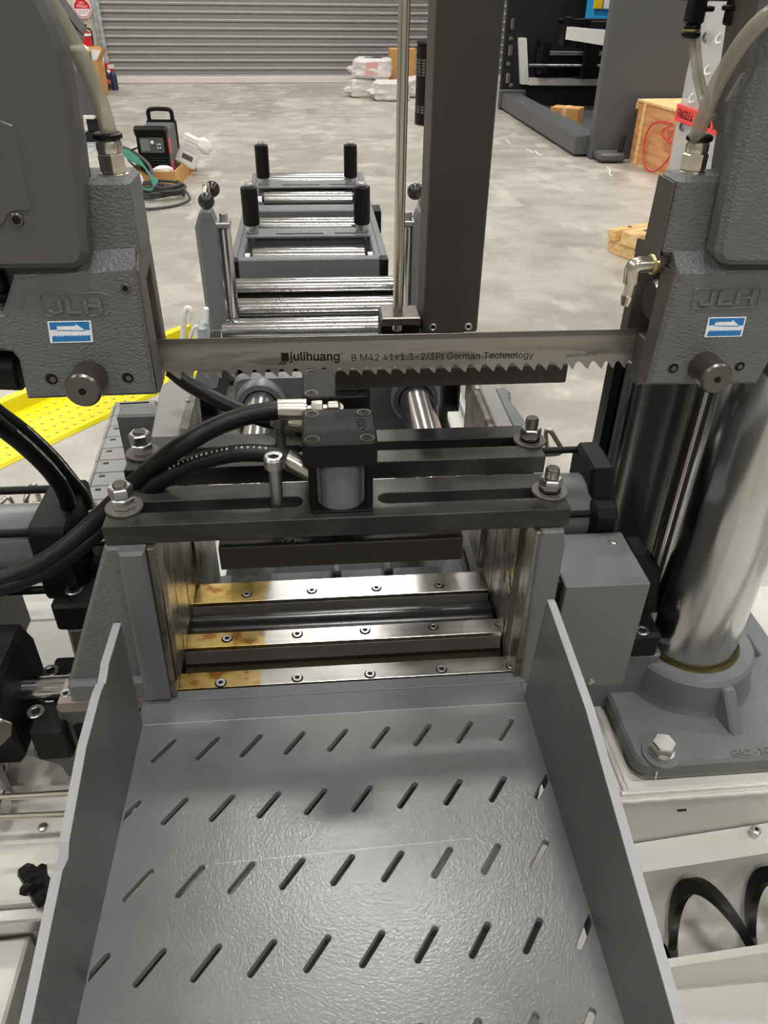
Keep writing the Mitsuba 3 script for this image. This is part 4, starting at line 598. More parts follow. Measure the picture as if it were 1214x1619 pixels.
# ---------------------------------------------------------------- clamp bars with their bolts
def clamp_bar(label, y0, y1, x0, x1, ys, sl, bolts, long):
    t = T('clamp_bar', label, 'clamp bar'); po = sbox(x0, y0, x1, y1)
    for a, b in sl: po = po.difference(LineString([(a, ys), (b, ys)]).buffer(0.0095, quad_segs=8))
    P(t, 'bar', ext(po, 0.962, 0.984, 'xy', 0.0008), 'bar', smooth=False)
    for x, nuts, tip in bolts:
        P(t, 'washer', lathe([(0.0185, 0), (0.0185, 0.002), (0.018, 0.0026)], (x, ys, 0.984), (0, 0, 1), 40), 'knob_face'); z = 0.9866
        if nuts == 1: P(t, 'spring_washer', cyl((x, ys, z), (x, ys, z+0.0035), 0.0112, 28, 0.0008), 'black_smooth'); z += 0.0035
        for i in range(nuts): P(t, 'nut', hexa((x, ys, z), (0, 0, 1), 0.0205, 0.0118, 0.0015, 0.35+0.4*i), 'zinc'); z += 0.0119
        k = P(t, 'stud', lathe([(0.0068, 0), (0.0068, z+tip-0.965-0.001), (0.0058, z+tip-0.965)], (x, ys, 0.965), (0, 0, 1), 24), 'knob_dark')
        if tip > 0.008: P(k, 'thread', cat(*[lathe([(0.0069, 0), (0.0074, 0.0006), (0.0069, 0.0012)], (x, ys, z+0.001+0.0016*j), (0, 0, 1), 20) for j in range(int((tip-0.002)/0.0016))]), 'knob_dark', kind='stuff')
    for x, top in long:
        k = P(t, 'long_screw', cyl((x, ys-0.001, 0.963), (x, ys-0.001, top-0.012), 0.0062, 20), 'zinc_dull'); P(k, 'head_body', cyl((x, ys-0.001, top-0.012), (x, ys-0.001, top-0.001), 0.0098, 28, 0.0006), 'zinc_dull'); capscrew(t, (x, ys-0.001, top-0.001), (0, 0, 1), 0.0094, 0.002)
    return t
clamp_bar('black slotted clamp bar nearest the camera, lying across the vice jaws', 0.600, 0.668, -0.2135, 0.2425, 0.6315, ((-0.20, -0.033), (0.062, 0.236)), ((-0.198, 2, 0.003), (0.2285, 1, 0.011)), ((-0.0485, (-0.0476,1.0374)[1]),))
clamp_bar('black slotted clamp bar farther back, half behind the hoses and the front cylinder', 0.702, 0.774, -0.2125, 0.2435, 0.7365, ((-0.20, -0.033), (0.062, 0.236)), ((-0.198, 2, 0.002), (0.2335, 1, 0.012)), ((-0.0475, (-0.0437,1.0272)[1]),))
def clamp_cyl(label, yc, logo):
    t = T('clamp_cylinder', label, 'hydraulic cylinder'); xc, h = 0.0148, 0.0352
    P(t, 'top_cap', ext(rnd(xc-h, xc+h, yc-h, yc+h, 0.0085), 1.0365, 1.0625, 'xy', 0.0016), 'black')
    P(t, 'barrel', cyl((xc, yc-0.008, 0.9845), (xc, yc-0.008, 1.0365), 0.0238, 48), 'arm_grey'); P(t, 'base_flange', ext(rnd(xc-0.031, xc+0.031, yc-0.034, yc+0.031, 0.004), 0.9842, 0.9862, 'xy', 0.0004), 'black_smooth')
    for sx in (-1, 1):
        for sy in (-1, 1):
            P(t, 'tie_rod', cyl((xc+sx*0.0268, yc+sy*0.0268, 0.9905), (xc+sx*0.0268, yc+sy*0.0268, 1.0365), 0.0042, 16), 'black_smooth')
            k = P(t, 'screw_rim', ext(Polygon(Point(xc+sx*0.0255, yc+sy*0.0255).buffer(0.0066, quad_segs=6).exterior.coords, [Point(xc+sx*0.0255, yc+sy*0.0255).buffer(0.0058, quad_segs=6).exterior.coords]), 1.0620, 1.0630), 'knob_dark', 'worn screw rim'); P(k, 'screw', ext(Polygon(Point(xc+sx*0.0255, yc+sy*0.0255).buffer(0.0050, quad_segs=6).exterior.coords, [[(xc+sx*0.0255+0.0028*math.cos(q*math.pi/3), yc+sy*0.0255+0.0028*math.sin(q*math.pi/3)) for q in range(6)]]), 1.0620, 1.0634, 'xy', 0.0003), 'black_smooth')
            P(k, 'socket', ext([(xc+sx*0.0255+0.0027*math.cos(q*math.pi/3), yc+sy*0.0255+0.0027*math.sin(q*math.pi/3)) for q in range(6)], 1.0619, 1.0628), 'socket_dark')
    if logo:
        m = __import__('meshkit').text_mesh('GX', 0.0085, 0.0006); m.apply_transform(trimesh.transformations.rotation_matrix(-math.pi/2, (0, 0, 1))); m.apply_translation((xc+0.0175, yc+0.012, 1.0624)); P(t, 'cast_logo', m, 'socket_dark', smooth=False)
        m = __import__('meshkit').text_mesh('R', 0.0025, 0.0005); m.apply_transform(trimesh.transformations.rotation_matrix(-math.pi/2, (0, 0, 1))); m.apply_translation((xc+0.0215, yc-0.008, 1.0624)); P(t, 'cast_mark', m, 'socket_dark', smooth=False)
    return t
clamp_cyl('black capped grey clamp cylinder standing on the nearer clamp bar', 0.642, True)
clamp_cyl('black capped clamp cylinder standing on the rear clamp bar, just below the saw teeth', 0.7385, False)
t = T('press_bar', 'dark brown press bar hanging under the nearer clamp bar', 'press bar')
P(t, 'bar', box(-0.112, 0.1415, 0.624, 0.664, 0.906, 0.9345, 0.0008), 'brown_black'); P(t, 'piston_rod', cyl((0.0155, 0.640, 0.9345), (0.0155, 0.640, 0.962), 0.0075, 24), 'chrome'); P(t, 'rod_nut', cyl((-0.04, 0.634, 0.9345), (-0.04, 0.634, 0.9375), 0.0048, 16), 'zinc_dull')
# ---------------------------------------------------------------- hoses
def hose(label, pts, r, n=18):
    t = T('hydraulic_hose', label, 'hose'); P(t, 'hose', tube(pts, r, n, 12), 'rubber', smooth=True); return t
t = hose('thick black hose sweeping from the nickel ferrule down to the left, the upper one', [(-0.0419,0.69,1.0563),(-0.0571,0.688,1.0557),(-0.0822,0.683,1.0528),(-0.1131,0.672,1.0456),(-0.1441,0.66,1.0321),(-0.1788,0.672,1.0005),(-0.2114,0.668,0.9729),(-0.2398,0.66,0.9495),(-0.2691,0.645,0.9296),(-0.3021,0.635,0.9127),(-0.3381,0.63,0.9021),(-0.3852,0.62,0.8999)], 0.0097)
k = P(t, 'ferrule', cyl((-0.0445,0.69,1.0564), (-0.0153,0.69,1.0562), 0.0108, 28, 0.0008), 'nickel', 'bright nickel ferrule')
P(k, 'crimp', cat(*[cyl((-0.0445,0.69,1.0564), (-0.0432,0.69,1.0564), 0.0111, 28), cyl((-0.0229,0.69,1.0564), (-0.0216,0.69,1.0564), 0.0111, 28)]), 'nickel'); P(k, 'stem', cyl((-0.0153,0.69,1.0562), (0.0064,0.69,1.0569), 0.004, 16), 'nickel'); P(k, 'hex', hexa((-0.0108,0.69,1.0567), np.array((0.0013,0.69,1.0571))-np.array((-0.0108,0.69,1.0567)), 0.0135, 0.0115, 0.001), 'nickel'); P(k, 'elbow_end', cyl((0.0045,0.69,1.057), (0.018,0.69,1.058), 0.0066, 20, 0.002), 'nickel')
P(t, 'elbow_leg', cyl((0.0148,0.69,1.0573), ((0.0148,0.69,1.0573)[0], 0.70, 1.04), 0.0065, 16), 'nickel')
t = hose('black hose with white print below the thick hose, bending down to the left', [(-0.0347,0.654,1.0183),(-0.0458,0.656,1.0227),(-0.0706,0.658,1.0261),(-0.0987,0.658,1.0243),(-0.1345,0.66,1.0128),(-0.1691,0.662,0.9919),(-0.2043,0.668,0.9591),(-0.2357,0.66,0.9379),(-0.2624,0.645,0.9226),(-0.2941,0.635,0.9063),(-0.3386,0.625,0.8944),(-0.3854,0.615,0.8932)], 0.0088)
k = P(t, 'ferrule', cyl((-0.0383,0.653,1.0212), (-0.0107,0.645,1.008), 0.0105, 24, 0.001), 'nickel', 'bright nickel ferrule')
def ring_print(pts, r, segs, mat, t):
    """short raised dashes of print along a hose"""
    sp = spline(pts, 12); d = np.linalg.norm(np.diff(sp, axis=0), axis=1); s = np.r_[0, np.cumsum(d)]/d.sum(); out = []
    cam = np.array([0, 0, 1.41])
    for a, b, off in segs:
        for q in np.linspace(a, b, max(2, int((b-a)*90))):
            p = np.array([np.interp(q, s, sp[:, i]) for i in range(3)]); p2 = np.array([np.interp(min(1, q+0.004), s, sp[:, i]) for i in range(3)]); tv = (p2-p)/np.linalg.norm(p2-p)
            w = np.array([0, -0.35, 1.0])+off*np.cross(tv, [0, 0, 1]); w = w-tv*(w@tv); w /= np.linalg.norm(w); sd = np.cross(tv, w)
            c = p+w*(r-0.00005); hw = 0.0013; L = 0.0022 if int(q*997) % 3 else 0.0012; out.append(hull([c+tv*i*L+sd*j*hw+w*k_ for i in (0, 1) for j in (-1, 1) for k_ in (-0.0004, 0.00015)]))
    P(t, 'printed_text', cat(*out), 'hose_ink', smooth=False, kind='stuff')
ring_print([(-0.0347,0.654,1.0183),(-0.0458,0.656,1.0227),(-0.0706,0.658,1.0261),(-0.0987,0.658,1.0243),(-0.1345,0.66,1.0128),(-0.1691,0.662,0.9919),(-0.2043,0.668,0.9591),(-0.2357,0.66,0.9379),(-0.2624,0.645,0.9226),(-0.2941,0.635,0.9063),(-0.3386,0.625,0.8944),(-0.3854,0.615,0.8932)], 0.0088, ((0.06, 0.13, 0), (0.15, 0.30, 0)), 'hose_ink', t)
t = hose('black hose passing behind the blade down to the rear cylinder', [(-0.1796,0.86,1.0267),(-0.1614,0.85,1.0143),(-0.1357,0.84,1.0017),(-0.1048,0.82,0.994),(-0.0744,0.8,0.99),(-0.0517,0.785,0.9914),(-0.0368,0.775,0.9946)], 0.0092)
k = P(t, 'ferrule', cyl((-0.0404,0.776,0.995), (-0.008,0.765,0.9941), 0.0098, 24, 0.001), 'nickel', 'bright nickel ferrule')
H1 = [(-0.3756,0.78,1.0385),(-0.36,0.79,1.0097),(-0.3431,0.8,0.9794),(-0.3263,0.81,0.9414),(-0.3152,0.82,0.9033),(-0.3103,0.83,0.8729),(-0.3098,0.84,0.8485)]; H2 = [(-0.3497,0.72,1.0566),(-0.341,0.74,1.0209),(-0.3283,0.75,0.9932),(-0.3156,0.76,0.9599),(-0.3098,0.77,0.9295),(-0.3096,0.78,0.9034),(-0.3117,0.785,0.8863)]
t = hose('black printed hose with a metal end, right one of a pair by the drag chain', H1, 0.0094); ring_print(H1, 0.0094, ((0.3, 0.92, -0.2),), 'hose_ink', t); P(t, 'ferrule', cyl(H1[-1], (H1[-1][0]+0.002, H1[-1][1]+0.002, H1[-1][2]-0.02), 0.0125, 24, 0.001), 'zinc')
t = hose('black printed hose, left one of the pair left of the drag chain', H2, 0.0094); ring_print(H2, 0.0094, ((0.3, 0.92, -0.2),), 'hose_ink', t)
# ---------------------------------------------------------------- rear guide shafts and their plate
t = T('shaft_plate', 'grey steel cross plate with rounded corners carrying two thick chrome shafts', 'guide plate')
P(t, 'plate', ext(rnd(-0.145, 0.199, 0.76, 0.881, 0.02), 1.15, 1.172, 'xz', 0.003), 'steel_grey')
for x, z in (((-0.101,0.8411)[0], (-0.1011,0.8388)[1]), ((0.1548,0.8423)[0], (0.1548,0.8423)[1])):
    P(t, 'collar', pipe((x, 1.128, z), (x, 1.152, z), 0.041, 0.029, 40, 0.003), 'steel_grey', 'grey collar'); P(t, 'shaft', cyl((x, 0.82, z), (x, 1.16, z), 0.0275, 48, 0.002), 'chrome', 'thick chrome shaft')
P(t, 'channel', cat(box(-0.214, -0.174, 1.168, 1.33, 0.79, 0.794), box(-0.214, -0.174, 1.168, 1.33, 0.851, 0.855), box(-0.214, -0.210, 1.168, 1.33, 0.79, 0.855), box(-0.178, -0.174, 1.168, 1.33, 0.79, 0.855), box(-0.211, -0.177, 1.2, 1.204, 0.793, 0.852)), 'machine_black')
P(t, 'channel', cat(box(0.205, 0.236, 1.165, 1.33, 0.80, 0.805), box(0.205, 0.209, 1.165, 1.33, 0.80, 0.87), box(0.232, 0.236, 1.165, 1.33, 0.80, 0.87), box(0.205, 0.236, 1.165, 1.33, 0.866, 0.87), box(0.208, 0.233, 1.2, 1.205, 0.804, 0.868)), 'machine_black'); P(t, 'stay', cat(box(-0.13, -0.09, 1.152, 1.2, 0.60, 0.77, 0.004), box(0.13, 0.17, 1.152, 1.2, 0.60, 0.77, 0.004)), 'machine_grey')
# ---------------------------------------------------------------- handles
def handle(label, pts, r): return S('grab_bar', label, 'handle', tube(pts, r, 12, 6), 'nickel')
handle('bent bright steel handle at the right end of the rear clamp bar', [(0.3324,0.95,0.8345),(0.3275,0.95,0.8564),(0.3242,0.95,0.8735),(0.3274,0.95,0.8776),(0.3317,0.947,0.8749),(0.3402,0.944,0.8625),(0.3473,0.94,0.8517),(0.3466,0.938,0.8465),(0.3401,0.94,0.8423),(0.3245,0.95,0.8359)], 0.0036)
handle('bent nickel handle behind the left hydraulic cylinder, the larger of two', [(-0.4383,1,0.7448),(-0.4376,1,0.7635),(-0.4373,1,0.7796),(-0.4393,1,0.7831),(-0.4438,1,0.7798),(-0.4484,0.99,0.7718),(-0.4506,0.985,0.7649),(-0.4474,0.985,0.759),(-0.4313,0.99,0.7548)], 0.0040)
handle('bent nickel handle at the left photo edge, the smaller of two', [(-0.4792,1,0.7396),(-0.479,1,0.7549),(-0.4818,1,0.762),(-0.4858,1,0.761),(-0.4882,0.99,0.7609),(-0.4995,0.985,0.751),(-0.4974,0.985,0.745),(-0.4815,0.99,0.7408)], 0.0036)
# ---------------------------------------------------------------- drag chain
t = T('drag_chain', 'grey plastic cable drag chain running back left of the vice', 'cable chain')
c0, c1 = np.array((-0.3592,1.0381)), np.array((-0.3824,1.4264)); u = (c1-c0)/np.linalg.norm(c1-c0); ang = math.degrees(math.atan2(u[1], u[0]))-90; W = 0.036; N = 9; pit = np.linalg.norm(c1-c0)/N
def ch(m): return mv(m, (c0[0], c0[1], 0.70), rz=ang)
for i in range(N):
    y0 = i*pit; k = P(t, 'link', ch(ext(Polygon(sbox(-W, y0+0.001, W, y0+pit-0.001).exterior.coords, [sbox(-W*0.62-0.004, y0+pit*0.66, -W*0.62+0.005, y0+pit*0.82).exterior.coords, sbox(W*0.62-0.005, y0+pit*0.66, W*0.62+0.004, y0+pit*0.82).exterior.coords]), -0.006, 0.0, 'xy', 0.0012)), 'chain_grey')
    for xx in (-W-0.006, W+0.0005): P(k, 'side_plate', ch(box(xx, xx+0.0055, y0-0.004, y0+pit+0.004 if i < N-1 else y0+pit, -0.05, 0.001-0.002*(i % 2), 0.0015)), 'chain_grey')
    P(k, 'window', ch(cat(box(-W*0.62-0.004, -W*0.62+0.005, y0+pit*0.66, y0+pit*0.82, -0.0075, -0.006), box(W*0.62-0.005, W*0.62+0.004, y0+pit*0.66, y0+pit*0.82, -0.0075, -0.006), *[box(s*(W+0.006)-0.0004, s*(W+0.006)+0.0004, y0+pit*0.1, y0+pit*0.3, -0.012, -0.004) for s in (-1, 1)])), 'socket_dark', smooth=False)
k = P(t, 'end_link', ch(ext([(N*pit, -0.05), (N*pit, 0.0), (N*pit+0.02, -0.002), (N*pit+0.036, -0.012), (N*pit+0.045, -0.03), (N*pit+0.045, -0.05)], -W-0.005, W+0.005, 'yz', 0.002)), 'chain_grey'); P(k, 'end_slot', ch(box(-W*0.8, W*0.8, N*pit+0.006, N*pit+0.009, -0.002, 0.0012)), 'socket_dark')
P(t, 'tray', ch(box(-W-0.01, W+0.01, -0.05, N*pit+0.05, -0.10, -0.052, 0.003)), 'machine_grey')
# ---------------------------------------------------------------- hydraulic cylinders beside the vice
t = T('rear_vice_cylinder', 'grey hydraulic cylinder with a black end cap and a bolted foot left of the vice', 'hydraulic cylinder')
zc = 0.828
P(t, 'barrel', cyl((-0.75, 0.80, zc), (-0.35, 0.80, zc), 0.046, 48), 'arm_grey'); P(t, 'end_cap', ext(rnd(0.742, 0.858, zc-0.056, zc+0.054, 0.010), -0.352, -0.306, 'yz', 0.003), 'black')
for dy in (-0.047, 0.047):
    for dz in (-0.045, 0.044): P(t, 'tie_rod', cyl((-0.75, 0.80+dy, zc+dz), (-0.352, 0.80+dy, zc+dz), 0.0052, 14), 'black_smooth')
P(t, 'piston_rod', cyl((-0.31, 0.80, zc), (-0.17, 0.80, zc), 0.0125, 32), 'chrome'); P(t, 'gland', cyl((-0.308, 0.80, zc), (-0.294, 0.80, zc), 0.026, 32, 0.002), 'black_smooth')
P(t, 'foot_bracket', box(-0.338, -0.292, 0.765, 0.84, 0.72, 0.79, 0.004), 'black'); P(t, 'foot', ext(rnd(-0.338, -0.288, 0.712, 0.768, 0.008), 0.748, 0.790, 'xy', 0.004), 'black'); P(t, 'support', ext([(-0.333, 0.60), (-0.285, 0.60), (-0.285, 0.7475), (-0.328, 0.7475)], 0.716, 0.83, 'xz', 0.004), 'cast_dark')
fx_, fy_ = (-0.3151,0.7414); capscrew(t, (fx_, fy_, 0.7895), (0, 0, 1), 0.0108, 0.003)
t = T('front_vice_cylinder', 'black cylinder head with a bright rod pushing the vice jaw, at the left edge', 'hydraulic cylinder')
P(t, 'head_block', ext([(0.59, 0.66), (0.705, 0.66), (0.705, 0.752), (0.69, 0.785), (0.61, 0.785), (0.59, 0.76)], -0.47, -0.362, 'yz', 0.005), 'black')
P(t, 'barrel', box(-0.75, -0.40, 0.70, 0.79, 0.70, 0.835, 0.006), 'cast_dark'); P(t, 'piston_rod', cyl((-0.366, 0.645, 0.722), (-0.20, 0.645, 0.722), 0.0145, 32), 'chrome', 'bright piston rod')
for (ya, yb, q) in ((0.586, 0.632, (-0.3437,0.6153)), (0.660, 0.704, (-0.3442,0.6782))):
    P(t, 'foot', box(-0.345, -0.262 if ya > 0.6 else -0.306, ya, yb, 0.664, 0.715, 0.003), 'black'); capscrew(t, (q[0], q[1], 0.7148), (0, 0, 1), 0.0102, 0.003)
x_, y_, z_ = (-0.3567,0.57,0.7502); P(t, 'port_nut', hexa((x_-0.012, 0.565, z_), (0.9, -0.5, 0.1), 0.026, 0.018, 0.002), 'nickel')
t = T('gib_casting', 'dark grey slotted casting with reddish brown guide strips under the left jaw', 'casting')
P(t, 'casting', ext([(-0.3142,0.7323),(-0.258,0.7444),(-0.2703,0.5835),(-0.3061,0.5964),(-0.3293,0.6114),(-0.3323,0.6315),(-0.3577,0.6485),(-0.357,0.6603),(-0.318,0.6623)], 0.602, 0.66, 'xz', 0.003), 'cast_dark'); P(t, 'pocket', ext(rnd(*(lambda a, b: (a[0], b[0], b[1], a[1]))((-0.2999,0.7073), (-0.2888,0.6429)), 0.006), 0.6005, 0.6035, 'xz'), 'socket_dark')
P(t, 'guide_strip', box(-0.306, -0.20, 0.593, 0.630, 0.736, 0.753, 0.0012), 'gib', 'reddish brown guide strip'); P(t, 'guide_strip', box(-0.272, -0.20, 0.683, 0.712, 0.736, 0.753, 0.0012), 'gib', 'reddish brown guide strip'); P(t, 'post', box(-0.262, -0.21, 0.69, 0.71, 0.60, 0.735, 0.003), 'brown_black')
q = (-0.2994,0.6063); capscrew(t, (q[0], q[1], 0.7528), (0, 0, 1), 0.0062, 0.0014)
t = T('fixed_vice_cylinder', 'grey cylinder with a black end cap at the right end of the clamp bars', 'hydraulic cylinder')
P(t, 'barrel', cyl((0.236, 0.752, 0.878), (0.318, 0.752, 0.878), 0.043, 48), 'arm_grey'); P(t, 'end_cap', ext([(0.698, 0.80), (0.806, 0.80), (0.806, 0.93), (0.796, 0.945), (0.735, 0.945), (0.722, 0.912), (0.705, 0.908), (0.698, 0.898)], 0.312, 0.343, 'yz', 0.005), 'black')
for dy, dz in ((-0.04, 0.018), (0.042, 0.058), (-0.04, -0.05)): P(t, 'tie_rod', cyl((0.24, 0.752+dy, 0.878+dz), (0.314, 0.752+dy, 0.878+dz), 0.0042, 12), 'black_smooth')
P(t, 'label', ext(Polygon([(0.250+0.013*math.cos(a), 0.0+0.012*math.sin(a)) for a in np.linspace(0, 6.28, 20)]), 0.9195, 0.9215, 'xy').apply_translation((0.012, 0.748, 0)), 'sticker_white', 'small oval white label')
# cover box and bracket on the right
t = T('sheet_cover', 'grey sheet metal cover box beside the right jaw, with two small screws', 'cover box')
A1, A2, A3, A4 = (0.252,0.8777), (0.3467,0.8808), (0.3511,0.7215), (0.2815,0.7283)
xl, xr, zt, zb = 0.2525, A2[0], A2[1], A3[1]
P(t, 'box', box(xl, xr, 0.60, 0.694, zb, zt, 0.0012), 'paint'); P(t, 'shadow_strip', box(xl-0.0075, xl-0.0005, 0.612, 0.69, zb+0.05, zt-0.003, 0.001), 'socket_dark')  # black strip put in for the shadow beside the cover box
q = (0.329, 0.673)
P(t, 'screw', lathe([(0.0042, 0), (0.0040, 0.0015), (0.002, 0.003)], (q[0], q[1], zt), (0, 0, 1), 16), 'nickel'); q = (0.3058,0.7307); P(t, 'screw', lathe([(0.0042, 0), (0.0040, 0.0015), (0.002, 0.003)], (q[0], 0.60, q[1]), (0, -1, 0), 16), 'nickel')
t = T('fixed_jaw_bracket', 'black stepped bracket on a grey casting between the cover box and the chrome column', 'bracket')
P(t, 'upright', ext([(0.3786,0.7405),(0.3613,0.8278),(0.3724,0.844),(0.3878,0.8432),(0.4141,0.8117),(0.426,0.7374)], 0.70, 0.735, 'xz', 0.004), 'black'); P(t, 'foot', box((0.3597,0.7649)[0], (0.4168,0.7448)[0], 0.66, 0.715, (0.4239,0.6994)[1], (0.4159,0.7415)[1], 0.005), 'black')
q = (0.3919,0.6685); capscrew(t, (q[0], q[1], (0.4159,0.7415)[1]-0.0008), (0, 0, 1), 0.0088, 0.003)
P(t, 'casting', ext([(0.3237,0.7018),(0.4258,0.6999),(0.426,0.6214),(0.3684,0.5695),(0.3515,0.563)], 0.665, 0.72, 'xz', 0.003), 'paint')
# ---------------------------------------------------------------- left front: stop rods, knob
S('stop_rod', 'thin bright rod along the left deck, the upper one of two', 'rod', cyl((-0.4215,0.55,0.6518), (-0.3027,0.55,0.6504), 0.0038, 16, 0.0005), 'nickel')
S('stop_rod', 'thin bright rod along the left deck, the lower one of two', 'rod', cyl((-0.4099,0.522,0.6571), (-0.2955,0.522,0.6519), 0.0034, 16, 0.0005), 'nickel')
t = T('rod_block', 'zinc hexagon block clamping the upper thin rod at the left edge', 'clamp'); q = (-0.3826,0.55,0.6379); P(t, 'hex_block', hexa((q[0]-0.03, 0.55, q[2]), (1, 0, 0.0), 0.03, 0.036, 0.002), 'zinc'); P(t, 'bracket', box(q[0]-0.05, q[0]-0.006, 0.575, 0.59, 0.60, 0.69, 0.002), 'zinc_dull'); P(t, 'slide', ext([(-0.4373,0.583),(-0.4246,0.628),(-0.3898,0.6485),(-0.3924,0.6331),(-0.4083,0.6014),(-0.4155,0.5805)], 0.60, 0.625, 'xz', 0.002), 'zinc_dull')
x_, y_, z_ = (-0.3262,0.455,0.6204)
t = T('star_knob', 'black star shaped knob peeking out behind the left table plate', 'knob')
st = Polygon([((0.0185+0.0055*math.cos(5*a))*math.cos(a), (0.0185+0.0055*math.cos(5*a))*math.sin(a)) for a in np.linspace(0, 2*np.pi, 60, endpoint=False)])
g = ext(st, 0, 0.02, 'xy', 0.005); P(t, 'knob', mv(g, (x_-0.002, y_, z_+0.003), ry=62, rz=20), 'black_smooth'); P(t, 'spindle', cyl((x_+0.012, y_, z_), (x_-0.0, y_-0.0, 0.598), 0.006, 14), 'zinc')
# ---------------------------------------------------------------- saw blade
t = T('saw_blade', 'brownish grey band saw blade with printed text stretched between the two guide heads', 'saw blade')
rng = np.random.default_rng(7); x = -0.36; pts = []
zt, zl = 1.1345, 1.0945
while x < 0.40:
    p = float(rng.choice([0.0118, 0.0130, 0.0142, 0.0154])); h = 0.0064+p*0.17
    pts += [(x, zl), (x+0.06*p, zl+h*0.55), (x+0.14*p, zl+h*0.88), (x+0.25*p, zl+h), (x+0.38*p, zl+h*0.94), (x+0.55*p, zl+h*0.66), (x+0.78*p, zl+h*0.28), (x+0.97*p, zl+0.0002)]; x += p
xe = x
P(t, 'band', ext(pts+[(xe, zl), (xe, zt), (-0.36, zt)], 0.6843, 0.6857, 'xz', 0.0002), 'blade', smooth=False)
P(t, 'back_edge', box(-0.36, xe, 0.6841, 0.6859, zt, zt+0.0012, 0.0003), 'knob_dark')
YB = 0.6843
bl = lambda *a: a
def bt(s, a, b, h, bold=False):
    m = __import__('meshkit').text_mesh(s, h, 0.0003, bold); q = m.bounds; v = m.vertices.copy()
    return np.c_[a[0]+(v[:, 0]-q[0, 0])*(b[0]-a[0])/(q[1, 0]-q[0, 0]), YB+0.0001-v[:, 2], a[1]+v[:, 1]+(v[:, 0]-q[0, 0])/(q[1, 0]-q[0, 0])*(b[1]-a[1])], m.faces
for nm, s, a, b, h, bold in (('brand_lettering', 'julihuang', (-0.0296,1.1119), (0.0183,1.1106), 0.0085, True), ('type_lettering', 'B M42 41x1.3-2/3Pt German Technology', (0.0299,1.1097), (0.2092,1.1083), 0.0068, False), ('serial_lettering', '1A22S5645171', (0.2416,1.1088), (0.2725,1.1087), 0.0032, False), ('registered_mark', 'R', (0.0197,1.1171), (0.0212,1.1171), 0.002, False)):
    v, f = bt(s, a, b, h, bold); P(t, nm, trimesh.Trimesh(v, f, process=False), 'ink', smooth=False)
a, b = (-0.0375,1.1114), (-0.031,1.1196)
P(t, 'logo', cat(ext([(a[0], a[1]), (b[0]+0.0006, a[1]), (b[0]+0.0006, b[1]), (a[0], b[1])], YB-0.0002, YB+0.0001, 'xz'), *[ext([(a[0]-0.0012-0.0011*i, a[1]-0.001-0.0013*i), (b[0]-0.001-0.0011*i, a[1]-0.001-0.0013*i), (b[0]-0.0006-0.0011*i, a[1]-0.0003-0.0013*i), (a[0]-0.0008-0.0011*i, a[1]-0.0003-0.0013*i)], YB-0.0002, YB+0.0001, 'xz') for i in range(3)]), 'ink', smooth=False)
# ---------------------------------------------------------------- guide heads
def sticker(t, c, w, h, y, shear):
    """blue and white sticker: an arrow above, a row of teeth below"""
    def q(p): return [(c[0]+a*w+b*shear, c[1]+b*h) for a, b in p]
    k = P(t, 'sticker', ext(q([(0, 0), (1, 0), (1, 1), (0, 1)]), y-0.0004, y+0.0002, 'xz'), 'sticker_white', 'blue and white arrow sticker', smooth=False)
    P(k, 'blue_band', ext(q([(0.04, 0.96), (0.04, 0.62), (0.2, 0.62), (0.2, 0.78), (0.63, 0.78), (0.63, 0.88), (0.70, 0.80), (0.84, 0.58), (0.96, 0.58), (0.96, 0.96)]), y-0.0007, y, 'xz'), 'sticker_blue', smooth=False)
    P(k, 'arrow_outline', ext(q([(0.2, 0.60), (0.2, 0.57), (0.86, 0.52), (0.84, 0.56)]), y-0.0007, y, 'xz'), 'sticker_blue', smooth=False)
    te = [(0.06, 0.06), (0.95, 0.06), (0.95, 0.30)]; n = 11
    for i in range(n): te += [(0.95-0.89*(i+0.1)/n, 0.36), (0.95-0.89*(i+0.95)/n, 0.29)]
    P(k, 'blue_teeth', ext(q(te), y-0.0007, y, 'xz'), 'sticker_blue', smooth=False)
def letters(t, a, b, h, y, ry0, ry1):
    m = __import__('meshkit').text_mesh('JLH', h, 0.0022, True); q = m.bounds; v = m.vertices.copy()
    P(t, 'raised_letters', trimesh.Trimesh(np.c_[a[0]+(v[:, 0]-q[0, 0])*(b[0]-a[0])/(q[1, 0]-q[0, 0]), y+0.0004-v[:, 2], a[1]+v[:, 1]+(v[:, 0]-q[0, 0])/(q[1, 0]-q[0, 0])*(b[1]-a[1])], m.faces, process=False), 'cast', smooth=False)
    o = rnd(ry0[0], ry1[0], ry1[1], ry0[1], 0.004); i_ = rnd(ry0[0]+0.0016, ry1[0]-0.0016, ry1[1]+0.0016, ry0[1]-0.0016, 0.003); P(t, 'letter_frame', ext(Polygon(o.exterior.coords, [i_.exterior.coords]), y-0.0011, y+0.001, 'xz', 0.0005), 'cast')
def button(t, c, yf, yb, r):
    k = P(t, 'round_knob', lathe([(r*0.9, 0), (r, 0.002), (r, yb-yf)], (c[0], yf, c[1]), (0, 1, 0), 48), 'knob_dark', 'dark round eccentric knob'); P(k, 'knob_face', lathe([(r*0.86, 0), (r*0.88, 0.0006)], (c[0], yf-0.0005, c[1]), (0, 1, 0), 40), 'knob_face'); P(k, 'knob_socket', lathe([(r*0.22, 0), (r*0.22, 0.0006)], (c[0], yf-0.0008, c[1]), (0, 1, 0), 8), 'socket_dark')
